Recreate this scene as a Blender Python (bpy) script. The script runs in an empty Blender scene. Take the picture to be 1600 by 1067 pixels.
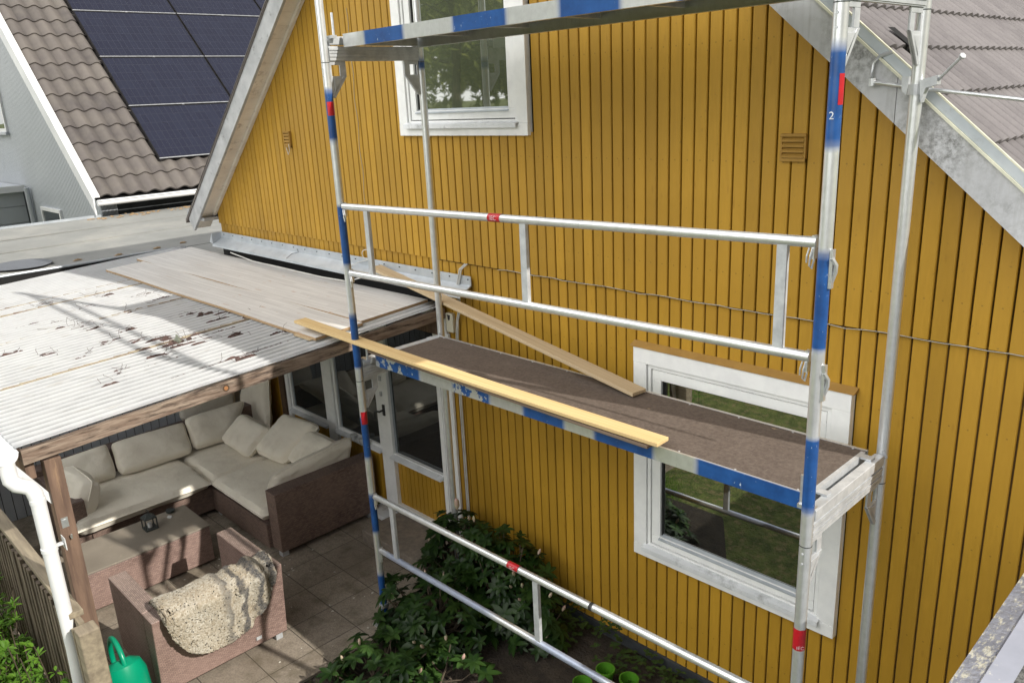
import bpy, math, random
from mathutils import Vector, Matrix, noise
random.seed(7)
SC = bpy.context.scene
COL = SC.collection
PI = math.pi
G = -2.05                       # ground level; z = 0 is the top of the scaffold deck

# ------------------------------------------------------------------ materials
def new_mat(name):
    m = bpy.data.materials.new(name); m.use_nodes = True
    nt = m.node_tree; nt.nodes.clear()
    out = nt.nodes.new('ShaderNodeOutputMaterial')
    b = nt.nodes.new('ShaderNodeBsdfPrincipled')
    nt.links.new(b.outputs[0], out.inputs[0])
    return m, nt, b, out
def N(nt, t, **k):
    n = nt.nodes.new(t)
    for a, v in k.items():
        if a.startswith('i_'):
            key = a[2:]
            key = int(key) if key.isdigit() else key.replace('_', ' ')
            n.inputs[key].default_value = v
        else: setattr(n, a, v)
    return n
def L(nt, a, b): nt.links.new(a, b)
def c4(c): return (c[0], c[1], c[2], 1)
def coords(nt, scale=(1, 1, 1), kind='Object', rot=(0, 0, 0)):
    t = N(nt, 'ShaderNodeTexCoord'); mp = N(nt, 'ShaderNodeMapping')
    mp.inputs['Scale'].default_value = scale; mp.inputs['Rotation'].default_value = rot
    L(nt, t.outputs[kind], mp.inputs[0]); return mp.outputs[0]
def noise_fac(nt, vec, scale, lo=.4, hi=.6, detail=4, rough=.6):
    n = N(nt, 'ShaderNodeTexNoise'); n.inputs['Scale'].default_value = scale
    n.inputs['Detail'].default_value = detail; n.inputs['Roughness'].default_value = rough
    L(nt, vec, n.inputs['Vector'])
    r = N(nt, 'ShaderNodeMapRange'); r.inputs[1].default_value = lo; r.inputs[2].default_value = hi
    L(nt, n.outputs['Fac'], r.inputs[0]); return r.outputs[0], n
def mix(nt, fac, a, b):
    m = N(nt, 'ShaderNodeMix', data_type='RGBA')
    for sock, v in ((m.inputs[0], fac), (m.inputs[6], a), (m.inputs[7], b)):
        if hasattr(v, 'is_linked'): L(nt, v, sock)
        elif isinstance(v, (int, float)): sock.default_value = v
        else: sock.default_value = c4(v)
    return m.outputs[2]
def mth(nt, op, a, b=0.0):
    m = N(nt, 'ShaderNodeMath', operation=op)
    for i, v in enumerate((a, b)):
        if hasattr(v, 'is_linked'): L(nt, v, m.inputs[i])
        else: m.inputs[i].default_value = v
    return m.outputs[0]
def bump(nt, b, h, strength=.3, dist=.01, normal=None):
    n = N(nt, 'ShaderNodeBump'); n.inputs['Strength'].default_value = strength; n.inputs['Distance'].default_value = dist
    L(nt, h, n.inputs['Height'])
    if normal: L(nt, normal, n.inputs['Normal'])
    L(nt, n.outputs[0], b.inputs['Normal']); return n.outputs[0]

def simple(name, a, b=None, scale=8, rough=.7, metal=0, stretch=(1, 1, 1), bmp=.2, bscale=None, lo=.35, hi=.65, c=None, cscale=2, clo=.55, chi=.75, spec=.5, bdist=.004):
    """base colour a varied towards b by noise, optional third tone c in patches"""
    m, nt, p, _ = new_mat(name)
    b = b or tuple(x * .75 for x in a)
    v = coords(nt, stretch)
    f, n = noise_fac(nt, v, scale, lo, hi)
    col = mix(nt, f, a, b)
    if c:
        f2, _n = noise_fac(nt, v, cscale, clo, chi, detail=8, rough=.7)
        col = mix(nt, f2, col, c)
    L(nt, col, p.inputs['Base Color'])
    p.inputs['Roughness'].default_value = rough; p.inputs['Metallic'].default_value = metal
    p.inputs['Specular IOR Level'].default_value = spec
    if bmp:
        f3, _n = noise_fac(nt, v, bscale or scale * 4, 0, 1, detail=6)
        bump(nt, p, f3, bmp, bdist)
    return m

M = {}
M['galv'] = simple('galvanised_steel', (.72, .74, .76), (.60, .62, .64), 30, .34, .75, bmp=.1)
M['alu'] = simple('aluminium', (.58, .60, .62), (.44, .46, .48), 18, .38, .25, bmp=.08, c=(.45, .44, .42), cscale=9, clo=.66)
M['white_paint'] = simple('white_paint', (.86, .87, .86), (.78, .79, .79), 9, .45, c=(.62, .62, .58), cscale=5, clo=.62, chi=.9, bmp=.05)
M['grey_white'] = simple('weathered_white', (.74, .76, .78), (.62, .64, .66), 6, .6, c=(.3, .31, .31), cscale=7, clo=.55, chi=.75, bmp=.15)
def fascia_mat():
    m, nt, p, _ = new_mat('dirty_fascia'); v = coords(nt)
    a, _n = noise_fac(nt, v, 3, .35, .65); col = mix(nt, a, (.60, .61, .63), (.50, .51, .53))
    big, _n = noise_fac(nt, v, 2.4, .36, .62, detail=4); fine, _n = noise_fac(nt, v, 34, .42, .60, detail=9, rough=.75)
    col = mix(nt, mth(nt, 'MULTIPLY', mth(nt, 'MULTIPLY', big, fine), .95), col, (.12, .12, .11))
    run, _n = noise_fac(nt, coords(nt, (14, 14, 1.2)), 3, .5, .72, detail=6); col = mix(nt, mth(nt, 'MULTIPLY', run, .35), col, (.30, .30, .29))
    L(nt, col, p.inputs['Base Color']); p.inputs['Roughness'].default_value = .65; bump(nt, p, fine, .12, .003); return m
M['rake_r'] = fascia_mat()
M['rake_l'] = simple('weathered_fascia', (.50, .51, .52), (.34, .35, .36), 5, .75, c=(.15, .15, .15), cscale=11, clo=.58, chi=.72, bmp=.25)
M['soffit'] = simple('soffit_board', (.80, .75, .67), (.68, .63, .56), 5, .75, c=(.34, .29, .24), cscale=9, clo=.56, chi=.74)
M['flash_cream'] = simple('cream_flashing', (.80, .79, .62), (.6, .6, .48), 14, .4, bmp=.05)
M['flash_grey'] = simple('zinc_flashing', (.52, .56, .60), (.40, .44, .48), 5, .4, .3, c=(.3, .31, .3), cscale=9, clo=.6, chi=.8, bmp=.08)
M['dark'] = simple('dark_void', (.012, .012, .013), None, 5, .9, bmp=0)
M['rubber'] = simple('black_rubber', (.03, .03, .032), None, 20, .6)
M['red'] = simple('red_label', (.50, .01, .02), (.38, .01, .02), 20, .35, bmp=0)
M['label_white'] = simple('label_lettering', (.8, .55, .58), None, 20, .4, bmp=0)
M['scribble'] = simple('white_marker', (.75, .8, .85), None, 20, .4, bmp=0)
M['plinth'] = simple('plinth_and_eave_shade', (.045, .05, .055), (.025, .028, .03), 6, .8)
M['felt'] = simple('roofing_felt', (.27, .275, .265), (.225, .23, .22), 1.6, .85, c=(.38, .37, .34), cscale=.9, clo=.5, chi=.8, bmp=.35, bscale=220)
M['wetfelt'] = simple('wet_felt', (.13, .14, .16), (.11, .12, .14), 3, .45, bmp=.15, bscale=150)
M['soil'] = simple('soil', (.018, .013, .009), (.04, .03, .02), 14, .95, bmp=.8, bscale=50, bdist=.02)
M['timber_old'] = simple('weathered_timber', (.17, .115, .085), (.33, .26, .205), 7, .85, stretch=(6, .7, 6), c=(.055, .038, .03), cscale=5, clo=.50, chi=.62, bmp=.5, bscale=16)
M['timber_old_z'] = simple('weathered_post_timber', (.21, .135, .095), (.12, .075, .055), 5, .8, stretch=(6, 6, .6), c=(.38, .25, .15), cscale=3, clo=.6, chi=.75, bmp=.5, bscale=16)
M['fence'] = simple('fence_timber', (.19, .15, .11), (.10, .078, .058), 4, .85, stretch=(3, 6, 1), c=(.3, .26, .2), cscale=5, clo=.55, bmp=.5, bscale=20)
M['fence_cap'] = simple('fence_cap_timber', (.33, .28, .20), (.2, .165, .12), 4, .85, stretch=(.6, 6, 6), bmp=.4, bscale=20)
M['grey_siding'] = simple('grey_siding', (.56, .59, .64), (.48, .51, .56), 4, .6)
M['nb_siding'] = simple('pale_grey_siding', (.46, .49, .53), (.42, .45, .49), 1.2, .5, bmp=0)
M['nb_gap'] = simple('pale_grey_gap', (.33, .35, .38), None, 3, .8, bmp=0)
M['nb_white'] = simple('neighbour_white', (.82, .83, .84), (.7, .71, .73), 2, .45, bmp=.03)
M['cushion'] = simple('cream_cushion', (.90, .85, .74), (.85, .79, .68), 3.5, .95, bmp=.6, bscale=9, c=(.70, .64, .53), cscale=2.2, clo=.55, chi=.8, spec=.15, bdist=.02)
M['green_can'] = simple('green_plastic', (.0, .30, .16), (.0, .26, .14), 4, .3, bmp=0)
M['pot_green'] = simple('lime_plastic', (.07, .22, .015), (.06, .18, .015), 4, .35, bmp=0)
M['iron'] = simple('dark_metal', (.05, .06, .062), (.09, .10, .10), 20, .5, .5)
M['branch'] = simple('branch_bark', (.10, .075, .05), (.06, .045, .03), 30, .9)
M['bud'] = simple('flower_bud', (.50, .30, .27), (.4, .42, .25), 30, .6)
M['debris'] = simple('dry_moss_litter', (.14, .085, .075), (.05, .035, .03), 30, .95, bmp=.8, bscale=60, bdist=.01)
M['stone'] = simple('grey_stone', (.22, .24, .19), (.13, .14, .11), 30, .9, bmp=.6)
M['crumb'] = simple('pale_litter', (.55, .52, .45), (.4, .38, .33), 30, .9)
M['cable'] = simple('cable', (.45, .42, .36), None, 10, .5, bmp=0)
M['cable_w'] = simple('white_cable', (.65, .65, .62), None, 10, .5, bmp=0)
M['meter'] = simple('cream_plastic', (.66, .63, .50), (.58, .55, .44), 8, .45, bmp=0)
M['ceramic'] = simple('white_ceramic', (.75, .76, .76), None, 8, .25, bmp=0)
M['brown_trim'] = simple('brown_trim', (.10, .06, .035), (.06, .035, .02), 10, .7)
M['gravel'] = simple('concrete_step', (.25, .21, .17), (.17, .145, .12), 20, .9, bmp=.4, bscale=90)

def siding_mat(name, dark=1.0):
    m, nt, p, _ = new_mat(name)
    v = coords(nt, (1, 1, .12)); vo = coords(nt)
    f, _n = noise_fac(nt, v, 60, .3, .7)
    g, _n = noise_fac(nt, vo, 1.2, .35, .65)
    a = tuple(x * dark for x in (.475, .272, .036)); b = tuple(x * dark for x in (.42, .238, .029)); c = tuple(x * dark for x in (.39, .22, .029))
    col = mix(nt, f, a, b); col = mix(nt, g, col, c)
    # darker brown towards the foot of the boards, small specks
    s = N(nt, 'ShaderNodeSeparateXYZ'); L(nt, vo, s.inputs[0])
    r = N(nt, 'ShaderNodeMapRange'); L(nt, s.outputs[2], r.inputs[0])
    r.inputs[1].default_value = -.9; r.inputs[2].default_value = -2.1; r.inputs[3].default_value = 0; r.inputs[4].default_value = .35
    col = mix(nt, r.outputs[0], col, (.22, .12, .018))
    h, _n = noise_fac(nt, vo, 45, .66, .74, detail=8)
    col = mix(nt, h, col, tuple(x * dark for x in (.24, .14, .03)))
    st, _n = noise_fac(nt, coords(nt, (18, 1, .5)), 3, .55, .75, detail=7)
    col = mix(nt, mth(nt, 'MULTIPLY', st, .45), col, tuple(x * dark for x in (.36, .20, .035)))
    kn = N(nt, 'ShaderNodeTexVoronoi'); kn.inputs['Scale'].default_value = 1; L(nt, coords(nt, (14, 14, 4)), kn.inputs['Vector'])
    kr = N(nt, 'ShaderNodeMapRange'); L(nt, kn.outputs['Distance'], kr.inputs[0]); kr.inputs[1].default_value = .12; kr.inputs[2].default_value = .06; kr.inputs[3].default_value = 0; kr.inputs[4].default_value = .35
    col = mix(nt, kr.outputs[0], col, tuple(x * dark for x in (.30, .15, .02)))
    fx = mth(nt, 'ABSOLUTE', mth(nt, 'SUBTRACT', mth(nt, 'FRACT', mth(nt, 'DIVIDE', mth(nt, 'ADD', s.outputs[0], 3.97), .0785)), .5))
    fz = mth(nt, 'ABSOLUTE', mth(nt, 'SUBTRACT', mth(nt, 'FRACT', mth(nt, 'DIVIDE', mth(nt, 'ADD', s.outputs[2], 5.13), .58)), .5))
    nail = mth(nt, 'MULTIPLY', mth(nt, 'LESS_THAN', fx, .05), mth(nt, 'LESS_THAN', fz, .006))
    col = mix(nt, mth(nt, 'MULTIPLY', nail, .45), col, (.10, .06, .015))
    # every board its own tone
    w = N(nt, 'ShaderNodeTexWhiteNoise', noise_dimensions='1D')
    L(nt, mth(nt, 'FLOOR', mth(nt, 'DIVIDE', mth(nt, 'ADD', s.outputs[0], 3.97), .0785)), w.inputs['W'])
    hs = N(nt, 'ShaderNodeHueSaturation', i_Saturation=1.02); L(nt, col, hs.inputs['Color'])
    L(nt, mth(nt, 'ADD', mth(nt, 'MULTIPLY', w.outputs[0], .2), .88), hs.inputs['Value'])
    L(nt, hs.outputs[0], p.inputs['Base Color'])
    p.inputs['Roughness'].default_value = .5; p.inputs['Specular IOR Level'].default_value = .38
    bump(nt, p, f, .12, .003)
    return m
M['ochre'] = siding_mat('ochre_siding')
M['ochre_dk'] = simple('ochre_shadow_gap', (.075, .038, .006), None, 5, .9, bmp=0)
M['ochre_lip'] = simple('ochre_lip', (.36, .21, .05), (.30, .17, .04), 9, .7)
M['ochre_vent'] = simple('ochre_vent', (.34, .19, .03), (.27, .15, .025), 9, .7)

def glass_mat(name, base, ior, rough=.015, wav=.02, wscale=3):
    m, nt, p, out = new_mat(name)
    nt.nodes.remove(p)
    d = N(nt, 'ShaderNodeBsdfDiffuse'); d.inputs[0].default_value = c4(base)
    g = N(nt, 'ShaderNodeBsdfGlossy'); g.inputs['Roughness'].default_value = rough; g.inputs[0].default_value = (.95, .97, .96, 1)
    f = N(nt, 'ShaderNodeFresnel'); f.inputs['IOR'].default_value = ior
    mx = N(nt, 'ShaderNodeMixShader'); L(nt, f.outputs[0], mx.inputs[0]); L(nt, d.outputs[0], mx.inputs[1]); L(nt, g.outputs[0], mx.inputs[2])
    L(nt, mx.outputs[0], out.inputs[0])
    if wav:
        h, _n = noise_fac(nt, coords(nt), wscale, 0, 1, detail=1)
        b = N(nt, 'ShaderNodeBump'); b.inputs['Strength'].default_value = wav; b.inputs['Distance'].default_value = .05
        L(nt, h, b.inputs['Height']); L(nt, b.outputs[0], g.inputs['Normal'])
    return m
M['glass_up'] = glass_mat('upper_window_glass', (.10, .115, .075), 3.0, rough=.02, wav=.008, wscale=3)
M['glass_low'] = glass_mat('lower_window_glass', (.006, .007, .006), 4.4, wav=.006)
M['glass_bay'] = glass_mat('porch_window_glass', (.018, .02, .02), 1.9)
M['glass_nb'] = glass_mat('neighbour_window_glass', (.06, .07, .08), 2.2)

def wicker(name, top=False, a=(.27, .19, .155), b=(.14, .095, .08)):
    m, nt, p, _ = new_mat(name)
    t = N(nt, 'ShaderNodeTexCoord'); s = N(nt, 'ShaderNodeSeparateXYZ'); L(nt, t.outputs['Object'], s.inputs[0])
    cb = N(nt, 'ShaderNodeCombineXYZ')
    if top: L(nt, s.outputs[0], cb.inputs[0]); L(nt, s.outputs[1], cb.inputs[1])
    else: L(nt, mth(nt, 'ADD', s.outputs[0], s.outputs[1]), cb.inputs[0]); L(nt, s.outputs[2], cb.inputs[1])
    br = N(nt, 'ShaderNodeTexBrick'); br.offset = .5
    br.inputs['Scale'].default_value = 1; br.inputs['Brick Width'].default_value = .026; br.inputs['Row Height'].default_value = .0105
    br.inputs['Mortar Size'].default_value = .0019; br.inputs['Mortar Smooth'].default_value = .8; br.inputs['Bias'].default_value = 0
    br.inputs['Color1'].default_value = c4(a); br.inputs['Color2'].default_value = c4(b); br.inputs['Mortar'].default_value = c4(tuple(x * .3 for x in b))
    L(nt, cb.outputs[0], br.inputs['Vector'])
    f, _n = noise_fac(nt, t.outputs['Object'], 4, .35, .7)
    col = mix(nt, f, br.outputs['Color'], tuple(x * 1.15 for x in a))
    f2 = mth(nt, 'MULTIPLY', f, .5)
    col = mix(nt, f2, br.outputs['Color'], a)
    L(nt, col, p.inputs['Base Color']); p.inputs['Roughness'].default_value = .55
    bump(nt, p, br.outputs['Fac'], -.6, .006)
    return m
M['wicker'] = wicker('wicker_weave'); M['wicker_top'] = wicker('wicker_weave_top', True, (.2, .14, .12), (.11, .075, .065))
M['wicker_pink'] = wicker('sunlit_wicker', False, (.36, .25, .215), (.22, .145, .125)); M['wicker_pink_top'] = wicker('sunlit_wicker_top', True, (.38, .29, .25), (.24, .175, .15))  # paler pink copy of the weave, sunlight put into its colour

def grass_mat(name, a, b, c):
    m = simple(name, a, b, 3, .9, c=c, cscale=14, clo=.5, chi=.7, bmp=.8, bscale=60, bdist=.05); return m
M['lawn'] = simple('lawn_grass', (.22, .27, .065), (.09, .13, .028), 9, .95, c=(.36, .29, .14), cscale=14, clo=.50, chi=.66, bmp=1, bscale=45, bdist=.08)

def leaf_mat(name, a, b, rough=.45, trans=.25):
    m, nt, p, out = new_mat(name)
    oi = N(nt, 'ShaderNodeNewGeometry')
    col = mix(nt, oi.outputs['Random Per Island'], a, b)
    L(nt, col, p.inputs['Base Color']); p.inputs['Roughness'].default_value = rough; p.inputs['Specular IOR Level'].default_value = .22
    tr = N(nt, 'ShaderNodeBsdfTranslucent'); L(nt, col, tr.inputs[0])
    mx = N(nt, 'ShaderNodeMixShader'); mx.inputs[0].default_value = trans
    L(nt, p.outputs[0], mx.inputs[1]); L(nt, tr.outputs[0], mx.inputs[2]); L(nt, mx.outputs[0], out.inputs[0])
    return m
M['rhodo'] = leaf_mat('dark_glossy_leaf', (.007, .021, .005), (.026, .056, .011), .36, .12)
M['rhodo_new'] = leaf_mat('fresh_leaf', (.05, .10, .022), (.03, .07, .016), .4, .2)
M['spring'] = leaf_mat('bright_leaf', (.16, .30, .035), (.08, .19, .02), .5, .4)
M['darkleaf'] = leaf_mat('dark_climber_leaf', (.02, .045, .015), (.04, .07, .02), .5, .2)
M['treeleaf'] = leaf_mat('tree_leaf', (.46, .48, .13), (.20, .27, .06), .5, .4)
M['fern'] = leaf_mat('ground_leaf', (.025, .05, .015), (.05, .085, .02), .5, .2)

def slab_mat():
    m, nt, p, _ = new_mat('concrete_slabs')
    v = coords(nt); s = N(nt, 'ShaderNodeSeparateXYZ'); L(nt, v, s.inputs[0])
    br = N(nt, 'ShaderNodeTexBrick'); br.offset = 0; br.squash = 1
    br.inputs['Scale'].default_value = 1; br.inputs['Brick Width'].default_value = .35; br.inputs['Row Height'].default_value = .35
    br.inputs['Mortar Size'].default_value = .005; br.inputs['Mortar Smooth'].default_value = .9
    br.inputs['Color1'].default_value = (.36, .31, .245, 1); br.inputs['Color2'].default_value = (.29, .245, .195, 1); br.inputs['Mortar'].default_value = (.05, .04, .03, 1)
    mp = N(nt, 'ShaderNodeMapping'); L(nt, v, mp.inputs[0]); mp.inputs['Location'].default_value = (.14, .166, 0); L(nt, mp.outputs[0], br.inputs['Vector'])
    f, _n = noise_fac(nt, v, 90, .4, .65); col = mix(nt, mth(nt, 'MULTIPLY', f, .5), br.outputs['Color'], (.12, .10, .085))
    f2, _n = noise_fac(nt, v, 2.2, .45, .65); col = mix(nt, mth(nt, 'MULTIPLY', f2, .6), col, (.15, .12, .085))
    f5, _n = noise_fac(nt, v, 9, .5, .7, detail=8); col = mix(nt, mth(nt, 'MULTIPLY', f5, .5), col, (.09, .075, .045))
    f3, _n = noise_fac(nt, v, 160, .68, .75); col = mix(nt, f3, col, (.5, .45, .38))
    L(nt, col, p.inputs['Base Color']); p.inputs['Roughness'].default_value = .92
    h = mth(nt, 'SUBTRACT', mth(nt, 'MULTIPLY', f, .25), br.outputs['Fac'])
    bump(nt, p, h, .6, .008); return m
M['slabs'] = slab_mat()

def sheet_mat():
    m, nt, p, out = new_mat('corrugated_plastic')
    v = coords(nt); f, _n = noise_fac(nt, v, 2.5, .4, .7); col = mix(nt, f, (.92, .93, .94), (.86, .87, .885))
    vs = coords(nt, (1.2, 5, 1)); f2, _n = noise_fac(nt, coords(nt, (9, 1.1, 1)), 5, .58, .75, detail=6); col = mix(nt, mth(nt, 'MULTIPLY', f2, .45), col, (.52, .47, .40))
    # valleys darker and greyer than the ridges
    at = N(nt, 'ShaderNodeAttribute', attribute_name='valley'); f3, _n = noise_fac(nt, v, 7, .45, .62)
    col = mix(nt, mth(nt, 'ADD', mth(nt, 'MULTIPLY', at.outputs['Fac'], .55), mth(nt, 'MULTIPLY', mth(nt, 'MULTIPLY', at.outputs['Fac'], f3), .3)), col, (.22, .235, .26))
    L(nt, col, p.inputs['Base Color']); p.inputs['Roughness'].default_value = .4
    tr = N(nt, 'ShaderNodeBsdfTranslucent'); L(nt, col, tr.inputs[0])
    mx = N(nt, 'ShaderNodeMixShader'); mx.inputs[0].default_value = .6
    L(nt, p.outputs[0], mx.inputs[1]); L(nt, tr.outputs[0], mx.inputs[2]); L(nt, mx.outputs[0], out.inputs[0]); return m
M['sheet'] = sheet_mat()
M['strip'] = simple('yellowed_strip', (.46, .40, .28), (.3, .25, .19), 8, .8, stretch=(4, 1, 4), c=(.16, .10, .08), cscale=7, clo=.5, chi=.65)

def board_mat(name, a, b, joint=.12, length=.9, streak=(.2, 8, 4), dk=(.25, .2, .16)):
    """edge-glued staves / pine grain running along x"""
    m, nt, p, _ = new_mat(name)
    v = coords(nt)
    br = N(nt, 'ShaderNodeTexBrick'); br.offset = .37
    br.inputs['Scale'].default_value = 1; br.inputs['Brick Width'].default_value = length; br.inputs['Row Height'].default_value = joint
    br.inputs['Mortar Size'].default_value = .0012; br.inputs['Color1'].default_value = c4(a); br.inputs['Color2'].default_value = c4(b); br.inputs['Mortar'].default_value = c4(dk)
    L(nt, v, br.inputs['Vector'])
    f, _n = noise_fac(nt, coords(nt, streak), 6, .42, .7, detail=6)
    col = mix(nt, mth(nt, 'MULTIPLY', f, .5), br.outputs['Color'], dk)
    f2, _n = noise_fac(nt, coords(nt, (1.2, 6, 1)), 4, .66, .74, detail=3)
    col = mix(nt, mth(nt, 'MULTIPLY', f2, .6), col, (.42, .24, .14))
    L(nt, col, p.inputs['Base Color']); p.inputs['Roughness'].default_value = .7; p.inputs['Specular IOR Level'].default_value = .25
    bump(nt, p, f, .1, .002); return m
M['board'] = board_mat('weathered_pine_board', (.64, .625, .60), (.565, .55, .53), .045, .55, dk=(.40, .38, .36))
M['board_edge'] = simple('pine_edge', (.42, .29, .16), (.3, .2, .11), 20, .8, stretch=(1, 1, 8))
M['knot_wood'] = simple('knot_wood', (.36, .17, .07), (.26, .11, .04), 30, .7)
M['plank_new'] = board_mat('fresh_pine', (.66, .49, .25), (.62, .45, .23), 3, 9, (.15, 7, 4), (.5, .33, .13))
M['plank_old'] = board_mat('grey_pine', (.52, .41, .26), (.48, .37, .24), 3, 9, (.15, 7, 4), (.34, .25, .15))
M['plank_dark'] = board_mat('dark_plank', (.20, .15, .11), (.17, .12, .09), 3, 9, (.15, 7, 4), (.09, .06, .05))

def deck_mat():
    m, nt, p, _ = new_mat('phenolic_deck')
    v = coords(nt); f, _n = noise_fac(nt, coords(nt, (1, 1, 1)), 55, .35, .7, detail=8, rough=.75)
    col = mix(nt, f, (.085, .066, .056), (.16, .13, .11))
    f2, _n = noise_fac(nt, v, 5, .5, .8, detail=6); p.inputs['Specular IOR Level'].default_value = .2; col = mix(nt, mth(nt, 'MULTIPLY', f2, .4), col, (.19, .155, .13))
    f4, _n = noise_fac(nt, coords(nt, (40, 3, 1), rot=(0, 0, .7)), 3, .68, .8, detail=4); col = mix(nt, mth(nt, 'MULTIPLY', f4, .5), col, (.33, .28, .23))
    f3, _n = noise_fac(nt, v, 12, .72, .76, detail=3); col = mix(nt, mth(nt, 'MULTIPLY', f3, .7), col, (.45, .34, .2))
    L(nt, col, p.inputs['Base Color']); p.inputs['Roughness'].default_value = .7
    bump(nt, p, f, .2, .002); return m
M['deck'] = deck_mat()

def painted(name, metal=(.78, .80, .81), peel=0.0):
    """galvanised metal with sprayed blue bands; the band strength comes from the mesh attribute 'paint'"""
    m, nt, p, _ = new_mat(name)
    v = coords(nt); at = N(nt, 'ShaderNodeAttribute', attribute_name='paint')
    f, _n = noise_fac(nt, v, 26, .3, .7); base = mix(nt, f, metal, tuple(x * .86 for x in metal))
    fd, _n = noise_fac(nt, coords(nt, (30, 30, 4)), 3, .6, .75); base = mix(nt, mth(nt, 'MULTIPLY', fd, .35), base, (.42, .43, .42))
    n1, _n = noise_fac(nt, v, 14, .25, .75, detail=3)
    blue = mix(nt, n1, (.010, .050, .18), (.018, .095, .31))
    sc, _n = noise_fac(nt, coords(nt, (1, 1, .45)), 85, .665, .70, detail=6, rough=.65)                     # chips
    blue = mix(nt, sc, blue, (.5, .58, .66))
    fac = at.outputs['Fac']
    if peel:
        pl, _n = noise_fac(nt, v, 13, .50, .515, detail=6, rough=.62)
        at2 = N(nt, 'ShaderNodeAttribute', attribute_name='peel')
        fac = mth(nt, 'MULTIPLY', fac, mth(nt, 'SUBTRACT', 1.0, mth(nt, 'MULTIPLY', pl, at2.outputs['Fac'])))
    col = mix(nt, fac, base, blue)
    L(nt, col, p.inputs['Base Color'])
    p.inputs['Roughness'].default_value = .34
    L(nt, mth(nt, 'SUBTRACT', .7, mth(nt, 'MULTIPLY', fac, .7)), p.inputs['Metallic'])
    bump(nt, p, sc, .15, .001); return m
M['paint'] = painted('painted_tube'); M['paintrim'] = painted('painted_rim', peel=1.0)

def tile_mat(name, a, b, cc, sc=2, noisesc=5):
    m, nt, p, _ = new_mat(name)
    at = N(nt, 'ShaderNodeAttribute', attribute_name='tone')
    v = coords(nt); f, _n = noise_fac(nt, v, noisesc, .35, .7, detail=6)
    col = mix(nt, at.outputs['Fac'], a, b); col = mix(nt, mth(nt, 'MULTIPLY', f, .5), col, cc)
    ag = N(nt, 'ShaderNodeAttribute', attribute_name='groove'); col = mix(nt, mth(nt, 'MULTIPLY', ag.outputs['Fac'], .7), col, tuple(x * .35 for x in b))  # shade painted into rib valleys and course steps so the ribs show
    L(nt, col, p.inputs['Base Color']); p.inputs['Roughness'].default_value = .85; p.inputs['Specular IOR Level'].default_value = .25
    f3, _n = noise_fac(nt, v, 70, .3, .7); bump(nt, p, f3, .35, .006); return m
M['nb_tile'] = tile_mat('brown_pantile', (.155, .138, .13), (.095, .085, .085), (.21, .19, .165), noisesc=4)
M['tile'] = tile_mat('mauve_grey_tile', (.205, .19, .195), (.155, .143, .148), (.25, .235, .235), noisesc=12)

def solar_mat():
    m, nt, p, _ = new_mat('solar_cells')
    t = N(nt, 'ShaderNodeTexCoord')
    br = N(nt, 'ShaderNodeTexBrick'); br.offset = 0
    br.inputs['Scale'].default_value = 1; br.inputs['Brick Width'].default_value = .0915; br.inputs['Row Height'].default_value = .2
    br.inputs['Mortar Size'].default_value = .0035; br.inputs['Mortar Smooth'].default_value = .5
    br.inputs['Color1'].default_value = (.020, .022, .040, 1); br.inputs['Color2'].default_value = (.023, .026, .046, 1); br.inputs['Mortar'].default_value = (.042, .045, .062, 1)
    L(nt, t.outputs['UV'], br.inputs['Vector'])
    L(nt, br.outputs['Color'], p.inputs['Base Color']); p.inputs['Roughness'].default_value = .2; p.inputs['Coat Weight'].default_value = .3
    f, _n = noise_fac(nt, coords(nt), 260, .74, .78, detail=2)
    L(nt, mix(nt, f, br.outputs['Color'], (.6, .6, .6)), p.inputs['Base Color'])
    return m
M['solar'] = solar_mat()
M['solar_frame'] = simple('solar_frame', (.03, .03, .035), None, 10, .4, .4, bmp=0)
M['solar_edge'] = simple('solar_rail', (.6, .62, .66), None, 10, .35, .3, bmp=0)

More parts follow.
